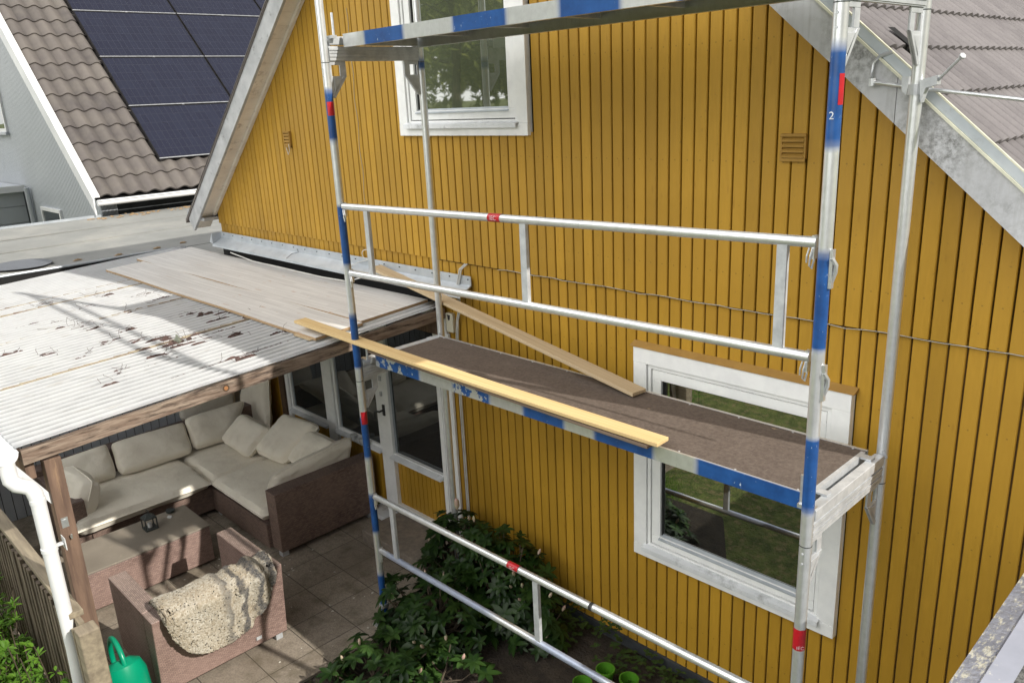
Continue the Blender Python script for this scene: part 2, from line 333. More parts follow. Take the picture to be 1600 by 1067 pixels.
def rug_mat():
    m, nt, p, _ = new_mat('looped_wool')
    v = coords(nt); s = N(nt, 'ShaderNodeSeparateXYZ'); L(nt, v, s.inputs[0])
    vo = N(nt, 'ShaderNodeTexVoronoi'); vo.inputs['Scale'].default_value = 135; vo.inputs['Randomness'].default_value = .9; L(nt, v, vo.inputs['Vector'])
    sc = N(nt, 'ShaderNodeSeparateColor'); L(nt, vo.outputs['Color'], sc.inputs[0])
    vn, _n = noise_fac(nt, v, 7, .35, .65, detail=4)
    col = mix(nt, vn, (.46, .43, .37), (.32, .26, .18))
    col = mix(nt, mth(nt, 'MULTIPLY', sc.outputs[0], .4), col, (.74, .71, .63))
    t1 = N(nt, 'ShaderNodeMapRange'); L(nt, sc.outputs[1], t1.inputs[0]); t1.inputs[1].default_value = .55; t1.inputs[2].default_value = .75; col = mix(nt, mth(nt, 'MULTIPLY', t1.outputs[0], .7), col, (.32, .27, .20))
    t2 = N(nt, 'ShaderNodeMapRange'); L(nt, sc.outputs[2], t2.inputs[0]); t2.inputs[1].default_value = .955; t2.inputs[2].default_value = .975; col = mix(nt, t2.outputs[0], col, (.04, .038, .035))
    g = N(nt, 'ShaderNodeMapRange'); L(nt, s.outputs[1], g.inputs[0]); g.inputs[1].default_value = -.08; g.inputs[2].default_value = .06
    wv = mth(nt, 'SINE', mth(nt, 'MULTIPLY', mth(nt, 'ADD', s.outputs[1], mth(nt, 'MULTIPLY', vn, .05)), 55))
    gg = N(nt, 'ShaderNodeMapRange'); L(nt, wv, gg.inputs[0]); gg.inputs[1].default_value = -.1; gg.inputs[2].default_value = .7
    dk = mth(nt, 'MULTIPLY', mth(nt, 'MULTIPLY', g.outputs[0], gg.outputs[0]), mth(nt, 'ADD', mth(nt, 'MULTIPLY', sc.outputs[0], .4), .6))
    col = mix(nt, dk, col, (.07, .07, .075))
    L(nt, col, p.inputs['Base Color']); p.inputs['Roughness'].default_value = 1; p.inputs['Specular IOR Level'].default_value = .05
    bump(nt, p, vo.outputs['Distance'], -.8, .012); return m
M['rug'] = rug_mat()

def annex_mat():
    m, nt, p, _ = new_mat('worn_sheet_metal')
    v = coords(nt); f, _n = noise_fac(nt, v, 5, .4, .62, detail=8)
    col = mix(nt, f, (.30, .31, .36), (.20, .21, .25))
    f2, _n = noise_fac(nt, coords(nt, (14, 5, 5)), 2.2, .52, .58, detail=10, rough=.8); col = mix(nt, f2, col, (.62, .60, .50))
    L(nt, col, p.inputs['Base Color']); p.inputs['Roughness'].default_value = .42; p.inputs['Metallic'].default_value = .35
    f3, _n = noise_fac(nt, v, 40, .3, .7, detail=8); bump(nt, p, f3, .6, .01); return m
M['annex'] = annex_mat()
M['annex2'] = simple('pale_sheet_metal', (.42, .44, .52), (.34, .36, .43), 6, .45, .2, c=(.6, .6, .58), cscale=30, clo=.62, chi=.68)
M['annexfelt'] = simple('coarse_felt', (.20, .20, .19), (.05, .05, .05), 120, .95, bmp=1, bscale=200, bdist=.01)

# ------------------------------------------------------------------ mesh helpers
class MB:
    def __init__(s): s.v = []; s.f = []; s.mi = []; s.cur = 0; s.att = {}; s.uv = None
    def add(s, vs, fs, **att):
        o = len(s.v); s.v += [tuple(p) for p in vs]; s.f += [tuple(i + o for i in f) for f in fs]; s.mi += [s.cur] * len(fs)
        for k in set(list(s.att) + list(att)):
            a = s.att.setdefault(k, [0.0] * o)
            while len(a) < o: a.append(0.0)
            val = att.get(k, 0.0); a += list(val) if isinstance(val, (list, tuple)) else [val] * len(vs)
        return s
    def box(s, x0, x1, y0, y1, z0, z1, **a):
        return s.add([(x0,y0,z0),(x1,y0,z0),(x1,y1,z0),(x0,y1,z0),(x0,y0,z1),(x1,y0,z1),(x1,y1,z1),(x0,y1,z1)],
            [(0,3,2,1),(4,5,6,7),(0,1,5,4),(1,2,6,5),(2,3,7,6),(3,0,4,7)], **a)
    def prism(s, poly, d, axis='y', at=0.0, **a):
        """poly of 2d points extruded by d along axis starting at `at`"""
        n = len(poly)
        def P(p, t): return {'y': (p[0], t, p[1]), 'x': (t, p[0], p[1]), 'z': (p[0], p[1], t)}[axis]
        vs = [P(p, at) for p in poly] + [P(p, at + d) for p in poly]
        return s.add(vs, [tuple(range(n)), tuple(range(2*n-1, n-1, -1))] + [(i, i+n, (i+1) % n + n, (i+1) % n) for i in range(n)], **a)
    def beam(s, a, b, w, h, up=(0, 0, 1), **at):
        a = Vector(a); b = Vector(b); d = (b - a).normalized(); u = Vector(up); r = d.cross(u).normalized(); u = r.cross(d)
        vs = []
        for p in (a, b):
            for sx, sy in ((-1, -1), (1, -1), (1, 1), (-1, 1)): vs.append(p + r * sx * w / 2 + u * sy * h / 2)
        return s.add(vs, [(0,1,2,3),(7,6,5,4),(0,4,5,1),(1,5,6,2),(2,6,7,3),(3,7,4,0)], **at)
    def tube(s, pts, r, n=12, fn=None, cap=True, rad=None):
        """polyline tube; fn(point)->paint value"""
        pts = [Vector(p) for p in pts]; vs = []; val = []; prev = None
        for i, p in enumerate(pts):
            d = (pts[min(i+1, len(pts)-1)] - pts[max(i-1, 0)]).normalized()
            if prev is None:
                u = d.cross(Vector((0, 0, 1)) if abs(d.z) < .9 else Vector((1, 0, 0))).normalized()
            else: u = (prev - d * prev.dot(d)).normalized()
            prev = u; w = d.cross(u); rr = rad[i] if rad else r
            for k in range(n):
                a = 2 * PI * k / n; vs.append(p + (u * math.cos(a) + w * math.sin(a)) * rr)
                val.append(fn(p) if fn else 0.0)
        fs = []
        for i in range(len(pts) - 1):
            for k in range(n): fs.append((i*n+k, i*n+(k+1) % n, (i+1)*n+(k+1) % n, (i+1)*n+k))
        if cap: fs += [tuple(range(n-1, -1, -1)), tuple((len(pts)-1)*n + k for k in range(n))]
        return s.add(vs, fs, paint=val) if fn else s.add(vs, fs)
    def grid(s, fn, nu, nv, **at):
        vs = [fn(i / nu, j / nv) for j in range(nv + 1) for i in range(nu + 1)]
        fs = [(j*(nu+1)+i, j*(nu+1)+i+1, (j+1)*(nu+1)+i+1, (j+1)*(nu+1)+i) for j in range(nv) for i in range(nu)]
        return s.add(vs, fs, **at)
    def build(s, name, mats, parent=None, smooth=False, bevel=0, root=None):
        me = bpy.data.meshes.new(name)
        org = Vector(parent['_o']) if parent is not None and '_o' in parent.keys() else Vector((0, 0, 0))
        own = Vector(root) if root is not None else Vector((0, 0, 0))
        off = org if parent is not None else own
        me.from_pydata([tuple(Vector(p) - off) for p in s.v], [], s.f)
        if not isinstance(mats, (list, tuple)): mats = [mats]
        for m in mats: me.materials.append(M[m] if isinstance(m, str) else m)
        me.polygons.foreach_set('material_index', s.mi)
        if smooth: me.polygons.foreach_set('use_smooth', [True] * len(s.f))
        for k, vals in s.att.items():
            vals = vals + [0.0] * (len(s.v) - len(vals))
            a = me.attributes.new(k, 'FLOAT', 'POINT'); a.data.foreach_set('value', vals)
        me.update()
        o = bpy.data.objects.new(name, me); COL.objects.link(o)
        if parent is not None:
            o.parent = parent; o['_o'] = tuple(org)
        else: o.location = own; o['_o'] = tuple(own)
        if bevel:
            b = o.modifiers.new('bevel', 'BEVEL'); b.width = bevel; b.segments = 2; b.limit_method = 'ANGLE'; b.angle_limit = .7
            for pl in me.polygons: pl.use_smooth = True
            w = o.modifiers.new('wn', 'WEIGHTED_NORMAL'); w.keep_sharp = True
        elif smooth:
            try: me.set_sharp_from_angle(angle=math.radians(42))
            except Exception: pass
        return o

def tag(o, label=None, cat=None, group=None, kind=None):
    if label: o['label'] = label
    if cat: o['category'] = cat
    if group: o['group'] = group
    if kind: o['kind'] = kind
    return o
def thing(name, loc, label, cat, group=None):
    o = bpy.data.objects.new(name, None); COL.objects.link(o); o.location = loc; o['_o'] = tuple(loc); o.empty_display_size = .1
    return tag(o, label, cat, group)
def copy_tree(o, parent=None):
    c = o.copy(); COL.objects.link(c)
    if parent is not None: c.parent = parent
    for ch in list(o.children): copy_tree(ch, c)
    return c
def lerp(a, b, t): return a + (b - a) * t
def linspace(a, b, n): return [a + (b - a) * i / (n - 1) for i in range(n)]

# ------------------------------------------------------------------ camera
cam = bpy.data.cameras.new('camera'); co = bpy.data.objects.new('camera', cam); COL.objects.link(co)
co.location = (4.368, -2.7547, 1.5971); co.rotation_euler = (math.radians(73.104), math.radians(2.6965), math.radians(45.497))
cam.sensor_width = 36; cam.lens = 1257.0 / 1600 * 36; cam.clip_start = .02; cam.clip_end = 2000
SC.camera = co

# ------------------------------------------------------------------ ground
def ground_z(x, y):  # bank behind the viewpoint is invented, raised to keep low sky off the wall
    t = min(1, max(0, (-3.2 - y) / 7.5)); return G - .03 + 3.0 * t * t * (3 - 2 * t) + .05 * noise.noise(Vector((x * .7, y * .7, 0))) * min(1, max(0, (-2.6 - y)))
def axis_pts(lo, hi, a, b, fine): return [lo, lo*.3, a-6] + linspace(a, b, fine) + [b+6, hi*.3, hi]
gx = axis_pts(-400, 400, -18, 12, 61); gy = axis_pts(-400, 400, -16, 4, 61)
gm = MB(); gm.add([(x, y, ground_z(x, y)) for y in gy for x in gx], [(j*len(gx)+i, j*len(gx)+i+1, (j+1)*len(gx)+i+1, (j+1)*len(gx)+i) for j in range(len(gy)-1) for i in range(len(gx)-1)])
tag(gm.build('ground', 'lawn', smooth=True), kind='structure')
pm = MB(); pm.box(-4.0, .08, -1.95, 1.0, G - .1, G)
tag(pm.build('patio', 'slabs'), kind='structure')
sm = MB()
def soil(u, v):
    x = lerp(.08, 3.8, u); y = lerp(-.95, 1.0, v)
    y = lerp(-.95 + .75*min(1, max(0, (x-1.0)/.5)), 1.0, v); e = min(u, 1-u, v, 1-v)
    return (x, y, G - .02 + .03 * min(1, e * 12) + .02 * noise.noise(Vector((x*7, y*7, 0))) * min(1, e * 12))
sm.grid(soil, 90, 50)
tag(sm.build('soil_bed', 'soil', smooth=True), kind='structure')

# ------------------------------------------------------------------ yellow house
HL, HR, WY = -3.97, 4.15, 1.0
def rk_l(x): return .496 + .837 * (x + 4.069)          # underside of left bargeboard (y .8)
def rk_r(x): return 1.927 - .883 * (x - 2.428)
def rake(x): return min(rk_l(x), rk_r(x))
house = thing('yellow_house', (0, 5, G), 'ochre timber gable house with grooved vertical boards behind the scaffold', 'house')
openings = [(-.60, .722, 1.36, 2.86), (1.537, 2.862, -1.268, .133), (-3.03, -.30, G, .02)]
PITCH = .0785
def seg_boards(mb, x0, x1, za, zb_fn, yf, yb, gap=.0):
    n = int(round((x1 - x0) / PITCH))
    for i in range(n):
        a = x0 + i * PITCH + gap / 2; b = a + PITCH - gap
        segs = [(za, None)]
        cuts = []
        for (ox0, ox1, oz0, oz1) in openings:
            if b > ox0 + .015 and a < ox1 - .015: cuts.append((oz0 + .02, oz1 - .02))
        top = min(zb_fn(a), zb_fn(b)) if zb_fn(a) > za or zb_fn(b) > za else None
        if top is None: continue
        ta, tb = zb_fn(a), zb_fn(b)
        iv = [(za, 99)]
        for c0, c1 in cuts:
            nv = []
            for s0, s1 in iv:
                if c1 <= s0 or c0 >= s1: nv.append((s0, s1)); continue
                if c0 > s0: nv.append((s0, c0))
                if c1 < s1: nv.append((c1, s1))
            iv = nv
        for s0, s1 in iv:
            za_, zb_ = min(s1, ta), min(s1, tb)
            if za_ - s0 < .01 and zb_ - s0 < .01: continue
            za_ = max(za_, s0 + .001); zb_ = max(zb_, s0 + .001)
            if gap:
                c = .004; j = random.uniform(-.0012, .0012)
                # chamfered board section
                prof = [(a, yb), (a, yf + c + j), (a + c, yf + j), (b - c, yf + j), (b, yf + c + j), (b, yb)]
                vs = [(px, py, s0) for px, py in prof] + [(px, py, lerp(za_, zb_, (px - a) / (b - a))) for px, py in prof]
                k = 6; mb.add(vs, [(5,4,3,2,1,0), (6,7,8,9,10,11)] + [(q, (q+1) % k, (q+1) % k + k, q + k) for q in range(k)])
            else:
                mb.add([(a, yf, s0), (b, yf, s0), (b, yf, zb_), (a, yf, za_)], [(0, 1, 2, 3)])
w = MB()
seg_boards(w, HL, HR, .463, lambda x: rake(x) + .10, .982, 1.002, .009)      # upper tier laps over the lower one
seg_boards(w, HL, HR, -1.99, lambda x: min(rake(x) + .08, .55), 1.000, 1.014, .009)
w.cur = 1
seg_boards(w, HL, HR, -1.99, lambda x: rake(x) + .10, 1.0152, 0, 0)
w.cur = 0
for i in range(int(8.4 / PITCH)):                                           # west wall
    y = 1.03 + i * PITCH; w.box(HL + .0, HL + .015, y, y + PITCH - .008, -.3, .56)
w.cur = 1; w.box(HL + .017, HL + .03, 1.02, 9.4, G, .56); w.box(HR - .03, HR, 1.02, 9.4, G, .5)
w.box(HL + .03, HR - .03, 9.35, 9.4, G, .5)
w.build('wall', ['ochre', 'ochre_dk'], house)
p = MB(); p.box(-.30, HR, .985, 1.03, G - .1, -1.992); p.build('plinth', 'plinth', house)
# strip over the lower window
s = MB(); s.prism([(.999, .160), (.945, .137), (.945, .1345), (.999, .1345)], 1.36, 'x', 1.515); s.build('drip_board', 'ochre_lip', house)
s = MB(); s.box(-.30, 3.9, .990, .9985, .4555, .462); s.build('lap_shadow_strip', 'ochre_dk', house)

# roof
AX = .098; AZ = rk_l(AX) + .27
def tiled_roof(mb, x_top, z_top, x_bot, z_bot, y0, y1, course, width, ribs, amp, step, nstep=8, holes=()):
    """rows of tiles from the eave (bot) up to the ridge (top); profile waves along y"""
    run = x_top - x_bot; n = int(abs(run) / course) + 1
    slope = Vector((run, 0, z_top - z_bot)).normalized(); nrm = Vector((-slope.z, 0, slope.x))
    if nrm.z < 0: nrm = -nrm
    L_ = Vector((run, 0, z_top - z_bot)).length; cl = L_ / n
    cols = int((y1 - y0) / width); per = ribs * nstep
    for r in range(n):
        a = Vector((x_bot, 0, z_bot)) + slope * cl * r; b = a + slope * (cl * 1.06)
        for c in range(cols):
            if (r, c) in holes: continue
            yy = y0 + c * width; tone = random.random() ** 1.3; jit = random.uniform(-.002, .002)
            vs = []; gv = []
            for k in range(per + 1):
                t = k / nstep; ph = t % 1; gq = max(0, 1 - abs(((t + .5) % 1) - .5) * 5.5) if ribs > 1 else max(0, 1 - abs(((t + .5) % 1) - .5) * 4) * .55; gv += [gq, gq, 1.0]
                h = amp * (.5 - .5 * math.cos(2 * PI * t)) if ribs == 1 else amp * (abs(math.sin(PI * t)) ** .7)
                y = yy + width * k / per
                vs += [a + nrm * (h + step + jit) + Vector((0, y, 0)), b + nrm * h + Vector((0, y, 0)), a + nrm * (h + jit - .004) + Vector((0, y, 0))]
            fs = []
            for k in range(per):
                i = k * 3; fs += [(i, i+3, i+4, i+1), (i, i+2, i+5, i+3)]
            mb.add(vs, fs, tone=tone, groove=gv)
r = MB()
zo = .215
tiled_roof(r, AX, rk_r(AX) + zo, 4.45, rk_r(4.45) + zo, .83, 9.3, .222, .2, 2, .022, .018, 5, holes=())
# missing strip: a dark slot where a tile has slipped
r.build('east_roof_tiles', 'tile', house, smooth=True)
r = MB(); r.prism([(AX, rk_r(AX)+zo-.03), (4.42, rk_r(4.42)+zo-.03), (4.42, rk_r(4.42)+zo-.06), (AX, rk_r(AX)+zo-.06)], 8.45, 'y', .84)
r.build('roof_underlay', 'dark', house)
nrr = Vector((.883, 0, 1)).normalized(); dslope = Vector((1, 0, -.883)).normalized()
r = MB()
def onroof(x, y, h): return Vector((x, y, rk_r(x) + zo)) + nrr * h
a, b, c, d = onroof(2.845, .985, .045), onroof(2.845, 1.06, .045), onroof(2.985, 1.075, .045), onroof(2.985, 1.0, .045)
r.add([a, b, c, d], [(0, 1, 2, 3)]); r.build('tile_slot', 'dark', house)
r = MB(); r.prism([(AX, AZ), (-4.35, rk_l(-4.35)+.235), (-4.35, rk_l(-4.35)+.20), (AX, AZ-.035)], 8.6, 'y', .79)
r.build('west_roof', 'nb_tile', house)
# bargeboards
def rakeboard(name, xa, xb, fn, h, y0, y1, mat, dz=0):
    m = MB(); m.prism([(xa, fn(xa)+dz), (xb, fn(xb)+dz), (xb, fn(xb)+dz+h), (xa, fn(xa)+dz+h)], y1 - y0, 'y', y0); return m.build(name, mat, house)
b1 = rakeboard('bargeboard', -4.2, AX, rk_l, .225, .80, .825, 'rake_l')
b2 = rakeboard('bargeboard', AX, 3.005, rk_r, .187, .80, .825, 'rake_r')
b3 = rakeboard('bargeboard', 3.008, 4.5, rk_r, .187, .80, .8248, 'rake_r')
m = MB(); m.prism([(-4.2, rk_l(-4.2)), (-4.312, .534), (-4.312, .60), (-4.2, rk_l(-4.2)+.225)], .024, 'y', .8005); m.build('bargeboard_end', 'rake_l', house)
rakeboard('verge_flashing', AX, 4.5, rk_r, .013, .785, .83, 'flash_cream', .188)
rakeboard('verge_cap', AX, 4.5, rk_r, .05, .800, .803, 'flash_grey', .201)
rakeboard('verge_lip', AX, 4.5, rk_r, .008, .797, .812, 'flash_cream', .252)
rakeboard('verge_flashing', -4.31, AX, rk_l, .012, .79, .83, 'rake_l', .226)
# soffit with butt joints
m = MB(); x = -4.2
while x < AX:
    nx = x + .11; m.prism([(x+.0015, rk_l(x+.0015)+.02), (nx-.0015, rk_l(nx-.0015)+.02), (nx-.0015, rk_l(nx-.0015)+.035), (x+.0015, rk_l(x+.0015)+.035)], .16, 'y', .826); x = nx
x = AX
while x < 4.4:
    nx = x + .11; m.prism([(x+.0015, rk_r(x+.0015)+.02), (nx-.0015, rk_r(nx-.0015)+.02), (nx-.0015, rk_r(nx-.0015)+.035), (x+.0015, rk_r(x+.0015)+.035)], .16, 'y', .826); x = nx
m.build('soffit', 'soffit', house)
m = MB(); m.prism([(-4.0, rk_l(-4.0)-.012), (AX, rk_l(AX)-.012), (AX, rk_l(AX)+.02), (-4.0, rk_l(-4.0)+.02)], .03, 'y', .951); m.build('soffit_trim', 'soffit', house)
m = MB(); m.box(-4.2, -3.975, .83, 9.2, .50, .53); m.box(-4.215, -4.2, .83, 9.2, .47, .62); m.build('eave_box', 'rake_l', house)

def window(name, x0, x1, z0, z1, glass, label=None, sash=True, tw=.095, frame_mat='white_paint'):
    """outer casing, frame, sash, pane, sill - all real boards on and in the opening"""
    c = MB(); yf = .952
    c.box(x0, x1, yf, 1.0, z1 - tw, z1); c.box(x0, x1, yf, 1.0, z0, z0 + tw * .8)
    c.box(x0, x0 + tw, yf + .0015, 1.0, z0 + tw*.8, z1 - tw); c.box(x1 - tw, x1, yf + .0015, 1.0, z0 + tw*.8, z1 - tw)
    w_ = c.build('window', frame_mat, house, bevel=.003)
    if label: w_['label'] = label
    a0, a1, b0, b1 = x0 + tw + .004, x1 - tw - .004, z0 + tw*.8 + .004, z1 - tw - .004
    f = MB(); t = .022
    f.box(a0, a1, .966, 1.06, b1 - t, b1); f.box(a0, a1, .966, 1.06, b0, b0 + t); f.box(a0, a0 + t, .966, 1.06, b0 + t, b1 - t); f.box(a1 - t, a1, .966, 1.06, b0 + t, b1 - t)
    f.build('frame', 'white_paint', w_, bevel=.002)
    g0, g1, h0, h1 = a0 + t + .005, a1 - t - .005, b0 + t + .006, b1 - t - .005; t2 = .062
    q = MB(); q.box(g0, g1, .974, 1.03, h1 - t2, h1); q.box(g0, g1, .974, 1.03, h0, h0 + t2); q.box(g0, g0 + t2, .9745, 1.03, h0 + t2, h1 - t2); q.box(g1 - t2, g1, .9745, 1.03, h0 + t2, h1 - t2)
    q.build('sash', 'white_paint', w_, bevel=.003)
    i0, i1, j0, j1 = g0 + t2, g1 - t2, h0 + t2, h1 - t2
    k = MB(); k.box(i0, i1, 1.002, 1.006, j0, j1); k.build('pane', glass, w_)
    k = MB(); s_ = .008
    k.box(i0, i1, .99, 1.002, j1 - s_, j1); k.box(i0, i0 + s_, .99, 1.002, j0 + s_, j1 - s_); k.box(i1 - s_, i1, .99, 1.002, j0 + s_, j1 - s_); k.build('gasket', 'rubber', w_)
    k = MB(); k.prism([(.985, j0 + .002), (.962, j0 - .012), (.962, j0 - .018), (1.0, j0 - .004), (1.0, j0 + .012)], i1 - i0 + .01, 'x', i0 - .005); k.build('drip_rail', 'flash_grey', w_)
    k = MB(); z = z0 + tw * .8 + .02
    k.prism([(1.0, z + .004), (.925, z - .016), (.925, z - .045), (.930, z - .045), (.93, z - .022), (1.0, z - .002)], x1 - x0 - 2*tw + .03, 'x', x0 + tw - .015); k.build('sill', 'grey_white', w_)
    k = MB(); k.box(a0, a1, 1.055, 1.062, b0, b1); k.build('blackout', 'dark', w_)
    return w_
window('w', -.60, .722, 1.36, 2.90, 'glass_up', 'upstairs window reflecting trees')
window('w', 1.537, 2.862, -1.268, .133, 'glass_low', 'downstairs window reflecting the lawn')

# porch windows and door
def pane_unit(x0, x1, z0, z1, nm='window'):
    m = MB(); t = .035
    m.box(x0, x1, .985, 1.03, z1 - t, z1); m.box(x0, x1, .985, 1.03, z0, z0 + t); m.box(x0, x0 + t, .9855, 1.03, z0 + t, z1 - t); m.box(x1 - t, x1, .9855, 1.03, z0 + t, z1 - t)
    o = m.build(nm, 'white_paint', house, bevel=.003)
    k = MB(); k.box(x0 + t, x1 - t, 1.004, 1.008, z0 + t, z1 - t); k.build('pane', 'glass_bay', o)
    k = MB()
    for q in (.006, .016): k.box(x0 + t + q, x0 + t + q + .004, .998, 1.004, z0 + t, z1 - t)
    k.box(x1 - t - .010, x1 - t - .006, .998, 1.004, z0 + t, z1 - t); k.build('glazing_strip', 'flash_grey', o)
    k = MB(); k.prism([(.99, z0 + .006), (.945, z0 - .012), (.945, z0 - .028), (.99, z0 - .02)], x1 - x0 + .01, 'x', x0 - .005); k.build('sill', 'grey_white', o)
    return o
pane_unit(-2.90, -2.19, -1.385, .0); pane_unit(-2.03, -1.30, -1.385, .0)
m = MB(); m.box(-3.03, -.30, .975, 1.04, .0, .06); m.box(-2.97, -2.905, .976, 1.04, -1.98, 0); m.box(-2.185, -2.035, .970, 1.04, -1.98, 0); m.box(-1.297, -1.275, .972, 1.04, -1.98, 0)
m.box(-.375, -.31, .972, 1.04, -1.98, 0); m.build('porch_frame', 'white_paint', house, bevel=.003)
m = MB(); m.box(-3.06, -2.972, .955, 1.02, G, .06); m.build('corner_trim', 'brown_trim', house)
def panel(x0, x1, z0, z1, par):
    m = MB(); n = max(2, int(round((x1 - x0) / .058))); p_ = (x1 - x0) / n
    for i in range(n): m.box(x0 + i*p_ + .003, x0 + (i+1)*p_ - .003, 1.002, 1.012, z0, z1)
    m.cur = 1; m.box(x0, x1, 1.014, 1.02, z0, z1); return m.build('board_panel', ['ochre', 'ochre_dk'], par)
panel(-2.90, -2.19, -1.98, -1.415, house); panel(-2.03, -1.30, -1.98, -1.415, house)
m = MB(); m.box(-1.272, -1.115, .965, 1.03, -1.90, -.005); m.box(-.425, -.378, .965, 1.03, -1.90, -.005); m.box(-1.115, -.425, .966, 1.03, -.05, -.005); m.box(-1.115, -.425, .966, 1.03, -1.415, -1.36); m.box(-1.115, -.425, .966, 1.03, -1.90, -1.86)
door = m.build('door', 'white_paint', house, bevel=.003)
panel(-1.115, -.425, -1.86, -1.416, door)
k = MB(); k.box(-1.115, -.425, 1.0, 1.004, -1.36, -.05); k.build('pane', 'glass_bay', door)
k = MB()
for q in (.006, .02): k.box(-1.115 + q, -1.111 + q, .99, 1.0, -1.36, -.05)
k.build('glazing_strip', 'flash_grey', door)
k = MB(); k.prism([(.97, -1.365), (.925, -1.385), (.925, -1.402), (.97, -1.395)], .70, 'x', -1.12); k.build('sill', 'grey_white', door)
k = MB(); k.tube([(-1.19, .966, -.97), (-1.19, .925, -.97), (-1.195, .92, -.975), (-1.255, .92, -.985), (-1.275, .92, -1.0), (-1.275, .92, -1.06)], .009, 8); k.box(-1.205, -1.175, .955, .967, -1.02, -.92); k.build('handle', 'rubber', door, smooth=True)
k = MB(); k.box(-1.22, -1.19, .955, .966, -.70, -.66); k.build('lock', 'alu', door)
k = MB(); k.box(-1.215, -1.195, .950, .966, -.84, -.80); k.build('thumb_turn', 'alu', door)
m = MB(); m.box(-1.45, -.95, .86, 1.0, -2.03, -1.985); m.build('threshold', 'grey_white', house)
m = MB(); m.box(-1.10, -.25, .55, .98, G, -1.93); tag(m.build('door_step', 'gravel', bevel=.008), 'low rough concrete doorstep below the porch door', 'step')
# things on the sill inside the porch glass
for x in (-1.72, -1.58, -1.49):
    m = MB(); m.tube([(x, .955, -1.395), (x, .955, -1.345)], .03, 14, rad=[.022, .036]); m.build('bowl', 'ceramic', root=(x, .955, -1.395), smooth=True)
bs = [o for o in COL.objects if o.name.startswith('bowl')]
for o, l in zip(bs, ('left white bowl on the porch window sill', 'middle white bowl on the porch window sill', 'right white bowl on the porch window sill, nearest the door')): tag(o, l, 'bowl', 'white bowls on the sill')

# zinc flashing above the pergola
m = MB(); m.prism([(.975, .375), (.968, .375), (.966, .31), (.86, .255), (.857, .235), (.862, .235), (.868, .25), (.975, .303)], .07 + 3.93, 'x', -3.93)
fl = m.build('flashing', 'flash_grey', house)
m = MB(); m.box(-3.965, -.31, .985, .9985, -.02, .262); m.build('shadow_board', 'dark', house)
for i in range(20): m = MB(); x = -3.85 + i * .205; m.tube([(x, .966, .352), (x, .960, .352)], .005, 6); m.build('screw', 'iron', fl)
m = MB(); m.prism([(-3.93, .372), (-3.99, .29), (-4.0, .27), (-3.93, .262)], .10, 'y', .865); m.build('flashing_end', 'flash_grey', house)
for x in (-2.35, -1.05): m = MB(); m.tube([(x, .962, .345), (x+.03, .958, .315), (x-.04, .93, .30), (x-.05, .87, .265)], .002, 5); m.build('sealant_crack', 'rubber', house)

# vents
def vent(x0, x1, z0, z1, lab):
    m = MB(); m.box(x0, x1, .958, .984, z1 - .014, z1); m.box(x0, x0 + .01, .962, .984, z0, z1 - .014); m.box(x1 - .01, x1, .962, .984, z0, z1 - .014); m.box(x0, x1, .960, .984, z0, z0 + .016)
    v = m.build('vent', 'ochre_vent', house, bevel=.002); v['label'] = lab
    m = MB(); n = 4; h = (z1 - z0 - .03) / n
    for i in range(n):
        z = z0 + .016 + i * h; m.prism([(.982, z + h), (.976, z + h), (.958, z + .008), (.958, z + .002), (.982, z + .01)], x1 - x0 - .02, 'x', x0 + .01)
    m.build('louvre', 'ochre_vent', v)
vent(2.418, 2.548, 1.236, 1.366, 'square louvred vent on the right of the gable'); vent(-2.345, -2.235, 1.26, 1.40, 'square louvred vent on the left of the gable')
m = MB(); m.tube([(-2.30, .955, 1.26), (-2.27, .95, 1.20), (-2.25, .955, 1.235), (-2.26, .96, 1.29)], .003, 6); m.build('vent_cord', 'cable_w', house)
# cables
m = MB(); m.tube([(-1.18 + .01*math.sin(i), .978, lerp(2.3, .50, i/30)) for i in range(31)], .0022, 5); m.build('cable', 'cable', house)
m = MB(); pts = []
for i in range(26):
    a = -PI/2 - 2*PI*i/22; pts.append((-1.17 + .075*math.cos(a + 1.6) - .04, .965, .405 + .042*math.sin(a + 1.6)))
m.tube([(-1.17, .978, .50), (-1.12, .97, .44)] + pts + [(-1.33, .95, .33), (-1.42, .91, .29)], .0035, 6); m.build('cable_coil', 'cable_w', house, smooth=True)
m = MB()
for k_ in range(2):
    m.tube([(-.0 + .02*k_, .99, .46), (-.035 + .02*k_, .96, .42), (-.07 + .018*k_, .955, .30), (-.075 + .018*k_, .962, .12), (-.12 + .015*k_, .972, .02), (-.16 + .02*k_, .98, -.2), (-.165 + .02*k_, .984, -1.6), (-.17 + .02*k_, .984, -1.95)], .006, 6)
m.build('cable', 'cable_w', house, smooth=True)
m = MB(); m.tube([(lerp(.35, 3.85, i/40), .976, .462 + .003*math.sin(i*1.3) - (.006 if i % 7 == 0 else 0)) for i in range(41)], .0022, 6); m.build('cable', 'cable', house, smooth=True)
m = MB(); m.tube([(-3.4, .80, .23), (-2.9, .78, .20), (-2.3, .80, .19), (-1.7, .78, .195), (-1.3, .80, .20), (-1.0, .86, .28)], .005, 6); m.build('cable', 'cable_w', house, smooth=True)
m = MB(); m.box(-.245, -.165, .965, .999, -.09, .06); mt = m.build('wall_switch', 'meter', house, bevel=.008)
m = MB(); m.prism([(-.222, .048), (-.188, .048), (-.196, .012), (-.205, .004), (-.214, .012)], .004, 'y', .962); m.build('badge', 'rubber', mt)
m = MB(); m.box(-.300, -.262, .975, 1.02, G+.06, .04); m.box(-.255, -.235, .97, .99, -1.95, -.11); m.build('corner_trim', 'white_paint', house)

